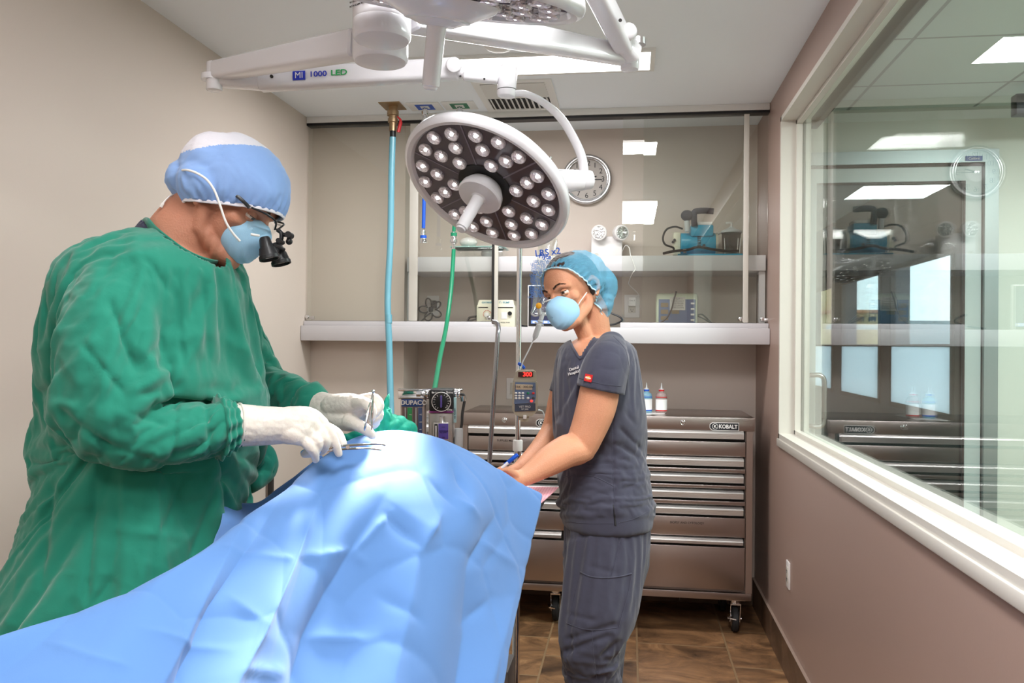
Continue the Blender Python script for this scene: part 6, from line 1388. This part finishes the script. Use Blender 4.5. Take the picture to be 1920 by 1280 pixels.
for a, b, w_, am_ in [((1085, 700), (1045, 790), 5, -.005), ((1095, 712), (1052, 775), 5, .004), ((1160, 800), (1200, 840), 5, -.006), ((1150, 830), (1205, 862), 5, -.006), ((1170, 770), (1195, 800), 5, -.004), ((1148, 740), (1152, 980), 2.2, -.003), ((1060, 872), (1150, 866), 2.2, -.003), ((1068, 891), (1120, 894), 2, -.003), ((1120, 894), (1152, 910), 2, -.003), ((1160, 920), (1210, 900), 5, -.004)]: d = d+dent2(a, b, w_, am_)
co = co+no*d[:, None]; set_co(me, co)
me = apply_mods(me, [])
def scrub_cut(c):
    x, y, z = cam_px(c)
    yv = np.interp(x, [1068, 1072, 1080, 1087, 1100, 1112, 1124, 1140], [628, 640, 656, 668, 648, 630, 618, 600])
    vn = (y < yv) & (x > 1068) & (x < 1150) & (y < 670)
    top = (y < np.interp(x, [1040, 1110, 1150, 1200], [640, 628, 622, 600])) & (z > 2.56) & (y < 640)
    return vn
cut(me, scrub_cut)
me = apply_mods(me, [('SMOOTH', dict(factor=.4, iterations=1)), ('SOLIDIFY', dict(thickness=.0022, offset=1))])
top_ = link('scrub_top', me, M['scrub'], nurse, 1)
for P0, c_, dn, lim in (([(1146, 648, 2.48, 26), (1140, 676, 2.43, 41), (1131, 708, 2.415, 44.5), (1124, 745, 2.415, 43), (1118, 775, 2.415, 42)], at(1124, 730, 2.415), (at(1112, 790, 2.415)-at(1126, 722, 2.415)).normalized(), 1), ([(1098, 660, 2.70, 28), (1080, 700, 2.77, 38), (1070, 738, 2.78, 40), (1060, 770, 2.78, 39)], at(1068, 742, 2.78), (at(1052, 790, 2.78)-at(1070, 728, 2.78)).normalized(), 2)):
    B = Blob(); P_, r_ = spl(P0, 6); B.cap(P_, r_); me = B.solid(.004, 4); co = get_co(me); no = get_no(me); q = co*11; f1, f2 = worley(warp(q, .4, 1.2, 5), 35+lim); co += no*(((f2-f1-.3)*.005)[:, None]); set_co(me, co)
    dn_ = np.array(dn); cut(me, lambda c: ((c-np.array(c_))@dn_ > 0)); bm = bmesh.new(); bm.from_mesh(me)
    for v in bm.verts:
        if v.is_boundary: v.co -= V(dn_)*((v.co-V(c_)).dot(V(dn_)))
    bm.to_mesh(me); bm.free(); slv = link('sleeve', apply_mods(me, [('SOLIDIFY', dict(thickness=.0022, offset=1))]), M['scrub'], top_, 1)
    if lim == 1: sleeve_me = slv.data.copy(); sleeve_me.transform(Matrix.Translation(ORG[slv.name]))
# collar band, sleeve hem, pocket welt, side slit
def on_surf(pts, off, me_w, r=.0016, n_=8):
    from mathutils.bvhtree import BVHTree
    bv = BVHTree.FromPolygons([v.co.copy() for v in me_w.vertices], [tuple(p.vertices) for p in me_w.polygons]); out = []
    for q_ in smooth_path([V((a, b, 0)) for a, b in pts], n_):
        d_ = ray(q_.x, q_.y).normalized(); h_ = bv.ray_cast(CAM, d_)
        if h_[0] is not None: out.append(h_[0]-d_*off)
    return out
mw = top_.data.copy(); mw.transform(Matrix.Translation(ORG[top_.name]))
_b = bmesh.new(); _b.from_mesh(mw); _b.from_mesh(sleeve_me); _b.to_mesh(mw); _b.free()
P_ = on_surf([(1133, 620), (1126, 622), (1116, 632), (1103, 650), (1089, 672), (1079, 660), (1071, 646)], -.0005, mw)
if len(P_) > 3: MB().tube(P_, .0042, 8).build('neck_band', M['scrub'], top_)
for nm, pts, r_ in (('sleeve_stitching', [(1086, 708), (1105, 714), (1130, 720), (1164, 724)], .0009), ('pocket_edge', [(1056, 894), (1085, 891), (1108, 892), (1125, 898), (1150, 911)], .0014), ('pocket_top', [(1060, 876), (1100, 871), (1148, 867)], .0009), ('side_seam', [(1146, 770), (1148, 860), (1152, 930), (1153, 975)], .0010), ('hem_stitching', [(1060, 977), (1100, 981), (1150, 981)], .0008), ('hem_stitching', [(1160, 980), (1190, 972), (1215, 958)], .0008), ('shoulder_seam', [(1150, 630), (1172, 655), (1180, 690)], .0009)):
    P_ = on_surf(pts, .0004, mw)
    if len(P_) > 2: MB().tube(P_, r_, 6).build(nm, M['scrub'], top_)
P_ = on_surf([(1150, 946), (1152, 965), (1154, 984)], .0003, mw)
if len(P_) > 2: MB().tube(P_, [.001+.003*i/len(P_) for i in range(len(P_))], 6).build('side_slit', M['ink'], top_)
P_ = on_surf([(1098, 707), (1104, 708.5), (1111, 710)], .0004, mw, n_=2)
if len(P_) > 2:
    xd = (P_[-1]-P_[0]).normalized(); c_ = P_[len(P_)//2]; nn_ = -(ray(1104, 708)).normalized(); nn_ = (nn_-xd*nn_.dot(xd)).normalized(); ud = nn_.cross(xd)
    g = MB().obox(c_+nn_*.002, (.027, .0008, .021), (xd, nn_, ud)).build('sleeve_patch', M['red'], top_)
    MB().sph(c_+nn_*.0026, (.009, .0006, .006), (xd, nn_, ud), 16, 8).build('patch_emblem', mat('patch_orange', S(226, 150, 60), .6), g)
    text('patch_lettering', 'Dickies', c_+nn_*.0034, xd, ud, .0068, M['white'], g, bold=.0001)
P_ = on_surf([(1072, 694), (1076, 693), (1084, 690)], .001, mw, n_=3)
if len(P_) > 2:
    xd = (P_[-1]-P_[0]).normalized(); c_ = P_[len(P_)//2]
    text('chest_embroidery', 'Dental', c_+UP*.004-FWD*.003, xd, UP, .013, M['white'], top_); text('chest_embroidery', 'Hospital', c_-UP*.008-FWD*.003, xd, UP, .013, M['white'], top_)
# ---- trousers
B = Blob()
loft_px(B, [(1137, 930, 76, .150, 2.6), (1137, 985, 79, .160, 2.6), (1136, 1030, 79, .165, 2.6), (1133, 1060, 77, .160, 2.6)])
P_, r_ = spl([(1136, 1000, 2.55, 72), (1133, 1060, 2.53, 74), (1124, 1120, 2.50, 68), (1108, 1185, 2.48, 60), (1108, 1240, 2.50, 55), (1114, 1300, 2.52, 53), (1120, 1400, 2.53, 50), (1124, 1478, 2.54, 48)]); B.cap(P_, r_)
P_, r_ = spl([(1136, 1000, 2.68, 70), (1130, 1080, 2.70, 64), (1120, 1190, 2.72, 50), (1125, 1280, 2.75, 42), (1132, 1400, 2.78, 40), (1136, 1425, 2.78, 38)]); B.cap(P_, r_)
me = B.solid(.0100, 3); gx, gy, gz = cam_px(get_co(me))
me = drape_sim(me, ((gy < 985) | (gy > 1470)).astype(float), 14, -.09, .009, .3, 50); me = apply_mods(me, [('SUBSURF', dict(levels=1, render_levels=1))])
co = get_co(me); no = get_no(me); gx, gy, gz = cam_px(co)
side = co@np.array(RIGHT); dep = co@np.array(FWD); hgt = co[:, 2]
q = np.stack([side*7, dep*7, hgt*6], 1); f1, f2 = worley(warp(q, .5, 1.2, 5), 61); d = (f2-f1-.3)*.003
for a, b, w_, am_ in [((1060, 1010), (1110, 1000), 5, -.004), ((1165, 1000), (1140, 1095), 2, -.003), ((1060, 1200), (1160, 1170), 6, -.007), ((1050, 1225), (1150, 1190), 6, -.008), ((1120, 1240), (1165, 1200), 6, -.008), ((1060, 1150), (1120, 1165), 5, -.004), ((1112, 1195), (1120, 1280), 2, -.003), ((1100, 1060), (1160, 1075), 5, -.003)]: d = d+dent2(a, b, w_, am_)
set_co(me, co+no*d[:, None]); tr = link('trousers', me, M['scrub'], nurse, 1)
mw = tr.data.copy(); mw.transform(Matrix.Translation(ORG[tr.name]))
for nm, pts, r_ in (('cargo_pocket_top', [(1088, 1072), (1105, 1080), (1130, 1083), (1160, 1081), (1185, 1075)], .0022), ('pocket_side', [(1088, 1073), (1078, 1110), (1066, 1165)], .0012), ('pocket_side', [(1184, 1076), (1178, 1110), (1160, 1175)], .0012), ('pocket_bottom', [(1062, 1168), (1090, 1178), (1120, 1181), (1158, 1176)], .0012), ('side_seam', [(1158, 990), (1160, 1025), (1146, 1081)], .0010), ('side_seam', [(1110, 1182), (1113, 1230), (1120, 1278)], .0010), ('hip_pocket_edge', [(1152, 988), (1161, 1018), (1166, 990)], .0009)):
    P_ = on_surf(pts, .0004, mw)
    if len(P_) > 2: MB().tube(P_, r_, 6).build(nm, M['scrub'], tr)
for zz_, x_ in ((2.53, 1118), (2.77, 1130)):
    c = at(x_, 1470, zz_); c.z = 0
    d_ = -_r0*.95-_f0*.1; d_.normalize(); s_ = d_.cross(Z_)
    b = Blob(); b.cap([c-d_*.06+Z_*.045, c+d_*.04+Z_*.042, c+d_*.13+Z_*.032], [.042, .042, .030]); me = b.solid(.005, 4); cc_ = get_co(me); cc_[:, 2] = np.maximum(cc_[:, 2], .002); set_co(me, cc_); link('shoe', me, M['rubber'], nurse, 1)
# surgeon shoes
for zz_, x_ in ((1.54, 278), (1.72, 288)):
    c = at(x_, 1900, zz_); c.z = 0; d_ = _r0; b = Blob(); b.cap([c-d_*.06+Z_*.045, c+d_*.04+Z_*.042, c+d_*.15+Z_*.032], [.044, .044, .032]); me = b.solid(.006, 4); cc_ = get_co(me); cc_[:, 2] = np.maximum(cc_[:, 2], .002); set_co(me, cc_); link('shoe', me, M['rubber'], person1, 1)
# ================================================================== PEN, CHART, TOWEL, TABLE
t = thing('pen', 'blue capped white ballpoint pen held in the nurse hand', 'pen', tuple(at(950, 868, 2.24)))
p0, p1 = at(971, 852, 2.235), at(930, 886, 2.245); d_ = (p1-p0).normalized()
MB().cyl(p0+d_*.030, p1, .0042, .0040, 14).build('pen_barrel', M['white'], t)
MB().cyl(p0, p0+d_*.034, .0050, .0052, 14, .0015).build('pen_cap', M['blue'], t); MB().obox(p0+d_*.028+UP*.006, (.045, .0016, .004), (d_, d_.cross(UP).normalized(), UP)).build('cap_clip', M['blue'], t)
MB().cyl(p1, p1+d_*.010, .0035, .0006, 12).build('pen_tip', M['chrome'], t)
Zt = at(1000, 930, 2.36).z
pk = mat('pink_chart_paper', S(236, 168, 180), .7); nt = pk.node_tree; n = nt.nodes; L = nt.links; br = n.new('ShaderNodeTexBrick'); br.offset = 0; br.inputs['Scale'].default_value = 1; br.inputs['Brick Width'].default_value = .008; br.inputs['Row Height'].default_value = .008; br.inputs['Mortar Size'].default_value = .0006
br.inputs['Color1'].default_value = br.inputs['Color2'].default_value = S(240, 176, 186); br.inputs['Mortar'].default_value = S(206, 120, 140); tc_ = n.new('ShaderNodeTexCoord'); L.new(tc_.outputs['Object'], br.inputs[0]); L.new(br.outputs[0], n['Principled BSDF'].inputs['Base Color'])
q = [atZ(1048, 914, Zt), atZ(1013, 945, Zt), atZ(900, 1000, Zt), atZ(930, 912, Zt)]
tag(MB().prism(q, (0, 0, .0022)).build('anaesthesia_chart', pk), 'pink ruled chart sheet sticking out beyond the right corner of the blue drape', 'chart')
c0 = atZ(1000, 930, Zt)
t = thing('operating_table', 'steel operating table almost wholly hidden beneath the blue drape and the chart', 'table', (c0.x-.15, c0.y-.2, 0))
MB().box((c0.x-.35, c0.y-.18, Zt-.02), (atZ(1040, 920, Zt).x-.02, c0.y+.05, Zt-.003), .004).build('side_tray', M['steel'], t)
tp_ = MB(); tp_.box((-.66, 1.25, .70), (-.44, 1.66, .76), .01); tp_.build('table_top', M['steel'], t)
MB().box((-.62, 1.36, .05), (-.48, 1.56, .70), .01).build('pedestal', M['steel'], t)
MB().box((-.66, 1.25, 0), (-.44, 1.66, .05), .01).build('base_plate', M['steel'], t)
MB().tube([(c0.x-.3, c0.y-.06, Zt-.022), (c0.x-.32, c0.y-.1, .72), (-.46, 1.5, .72)], .012).build('tray_arm', M['steel'], t)
# patient lying under the drape (a smooth padded form, only its drape shows)
# green towel on the patient
B = Blob()
P_, r_ = spl([(640, 828, 1.84, 12), (690, 822, 1.86, 20), (735, 812, 1.90, 34), (757, 812, 1.92, 26)]); B.cap(P_, r_)
P_, r_ = spl([(722, 800, 1.88, 22), (722, 778, 1.88, 17), (725, 756, 1.885, 9), (729, 741, 1.89, 4)]); B.cap(P_, r_, flat=(1, .6))
me = B.solid(.003, 3); co = get_co(me); no = get_no(me); q = co*24; f1, f2 = worley(warp(q, .5, 1.4), 3); gx, gy, gz = cam_px(co)
an = np.arctan2(gy-835, gx-715); d = (f2-f1-.3)*.006+np.abs(np.sin(an*9+fbm(co*9, 2, 3)*2))*.004*(gy > 765)
set_co(me, co+no*d[:, None]); tag(link('surgical_towel', me, mat('green_towel', S(14, 150, 124), .85, bump=.3, bscale=60), None, 1), 'small crumpled bright green cloth behind the gloved hands on the drape crest', 'towel')
c = at(585, 738, 2.0)
tag(MB().prism([at(576, 741, 2.1), at(589, 728, 2.1), at(588, 736, 2.1), at(597, 742, 2.1), at(585, 748, 2.1)], FWD*.01).build('cloth_corner', mat('dark_blue_cloth', S(50, 66, 150), .8)), 'tiny dark blue cloth tip behind the surgeon far cuff', 'cloth') if False else None
# brown door edge beyond the gown
bx_ = atX(455, 910, XL+.03)
t = thing('storage_rack', 'dark brown metal rack upright against the left wall, just behind the gown', 'rack', (XL+.03, bx_.y, 0))
MB().box((XL+.012, bx_.y-.012, 0), (XL+.05, bx_.y+.012, atX(455, 878, XL+.03).z), .003).build('rack_post', mat('brown_rack', S(70, 44, 36), .5), t)
MB().box((XL+.012, bx_.y+.012, .5), (XL+.035, bx_.y+.30, .53), .003).box((XL+.012, bx_.y+.012, .15), (XL+.035, bx_.y+.30, .18), .003).box((XL+.012, bx_.y+.30, 0), (XL+.035, bx_.y+.324, atX(455, 878, XL+.03).z-.0), .003).build('rack_rails', M['dark'], t)
# floor bracket
pc = at(941, 1255, 2.75)
t = thing('pedal_base', 'grey metal pedal with rubber foot low beside the drape edge, partly out of frame', 'pedal', (pc.x, pc.y, 0))
MB().box((pc.x-.03, pc.y-.06, 0.0), (pc.x+.03, pc.y+.1, pc.z+.018), .008).build('pedal_housing', M['shadegrey'] if 0 else mat('pedal_grey', S(120, 118, 118), .5, metal=.3), t)
MB().cyl((pc.x, pc.y-.02, pc.z+.018), (pc.x, pc.y-.02, pc.z+.028), .009, seg=6).build('pedal_bolt', M['brass'], t)
MB().lathe((pc.x-.07, pc.y-.02, .0), Z_, [(0, .032), (.02, .032), (.035, .022), (.05, .026), (.065, .02), (pc.z, .014)], 20).build('rubber_foot', M['rubber'], t)
# dark sign box hanging in the corridor, smoke detector on the ceiling
p = atY(1906, 175, 4.1); q_ = atY(1906, 214, 4.1)
tag(MB().box((p.x, 4.1, q_.z), (p.x+.30, 4.16, p.z), .004).cyl((p.x+.15, 4.13, p.z), (p.x+.15, 4.13, ZC), .008).build('hanging_sign_box', M['black']), 'black box hanging from the corridor ceiling at the right edge of the picture', 'sign box')
p = atZ(942, 94, ZC)
t = thing('smoke_detector', 'low white dome on the ceiling just beyond the bright panel, above the lamp arm', 'smoke detector', tuple(p))
MB().lathe((p.x, p.y-.1, ZC), -Z_, [(0, .062), (.018, .062), (.03, .05), (.036, .03)], 32).build('detector_dome', M['ceilw'], t); MB().torus((p.x, p.y-.1, ZC-.004), Z_, .063, .002, 40, 6).build('detector_rim', M['shadegrey'], t)
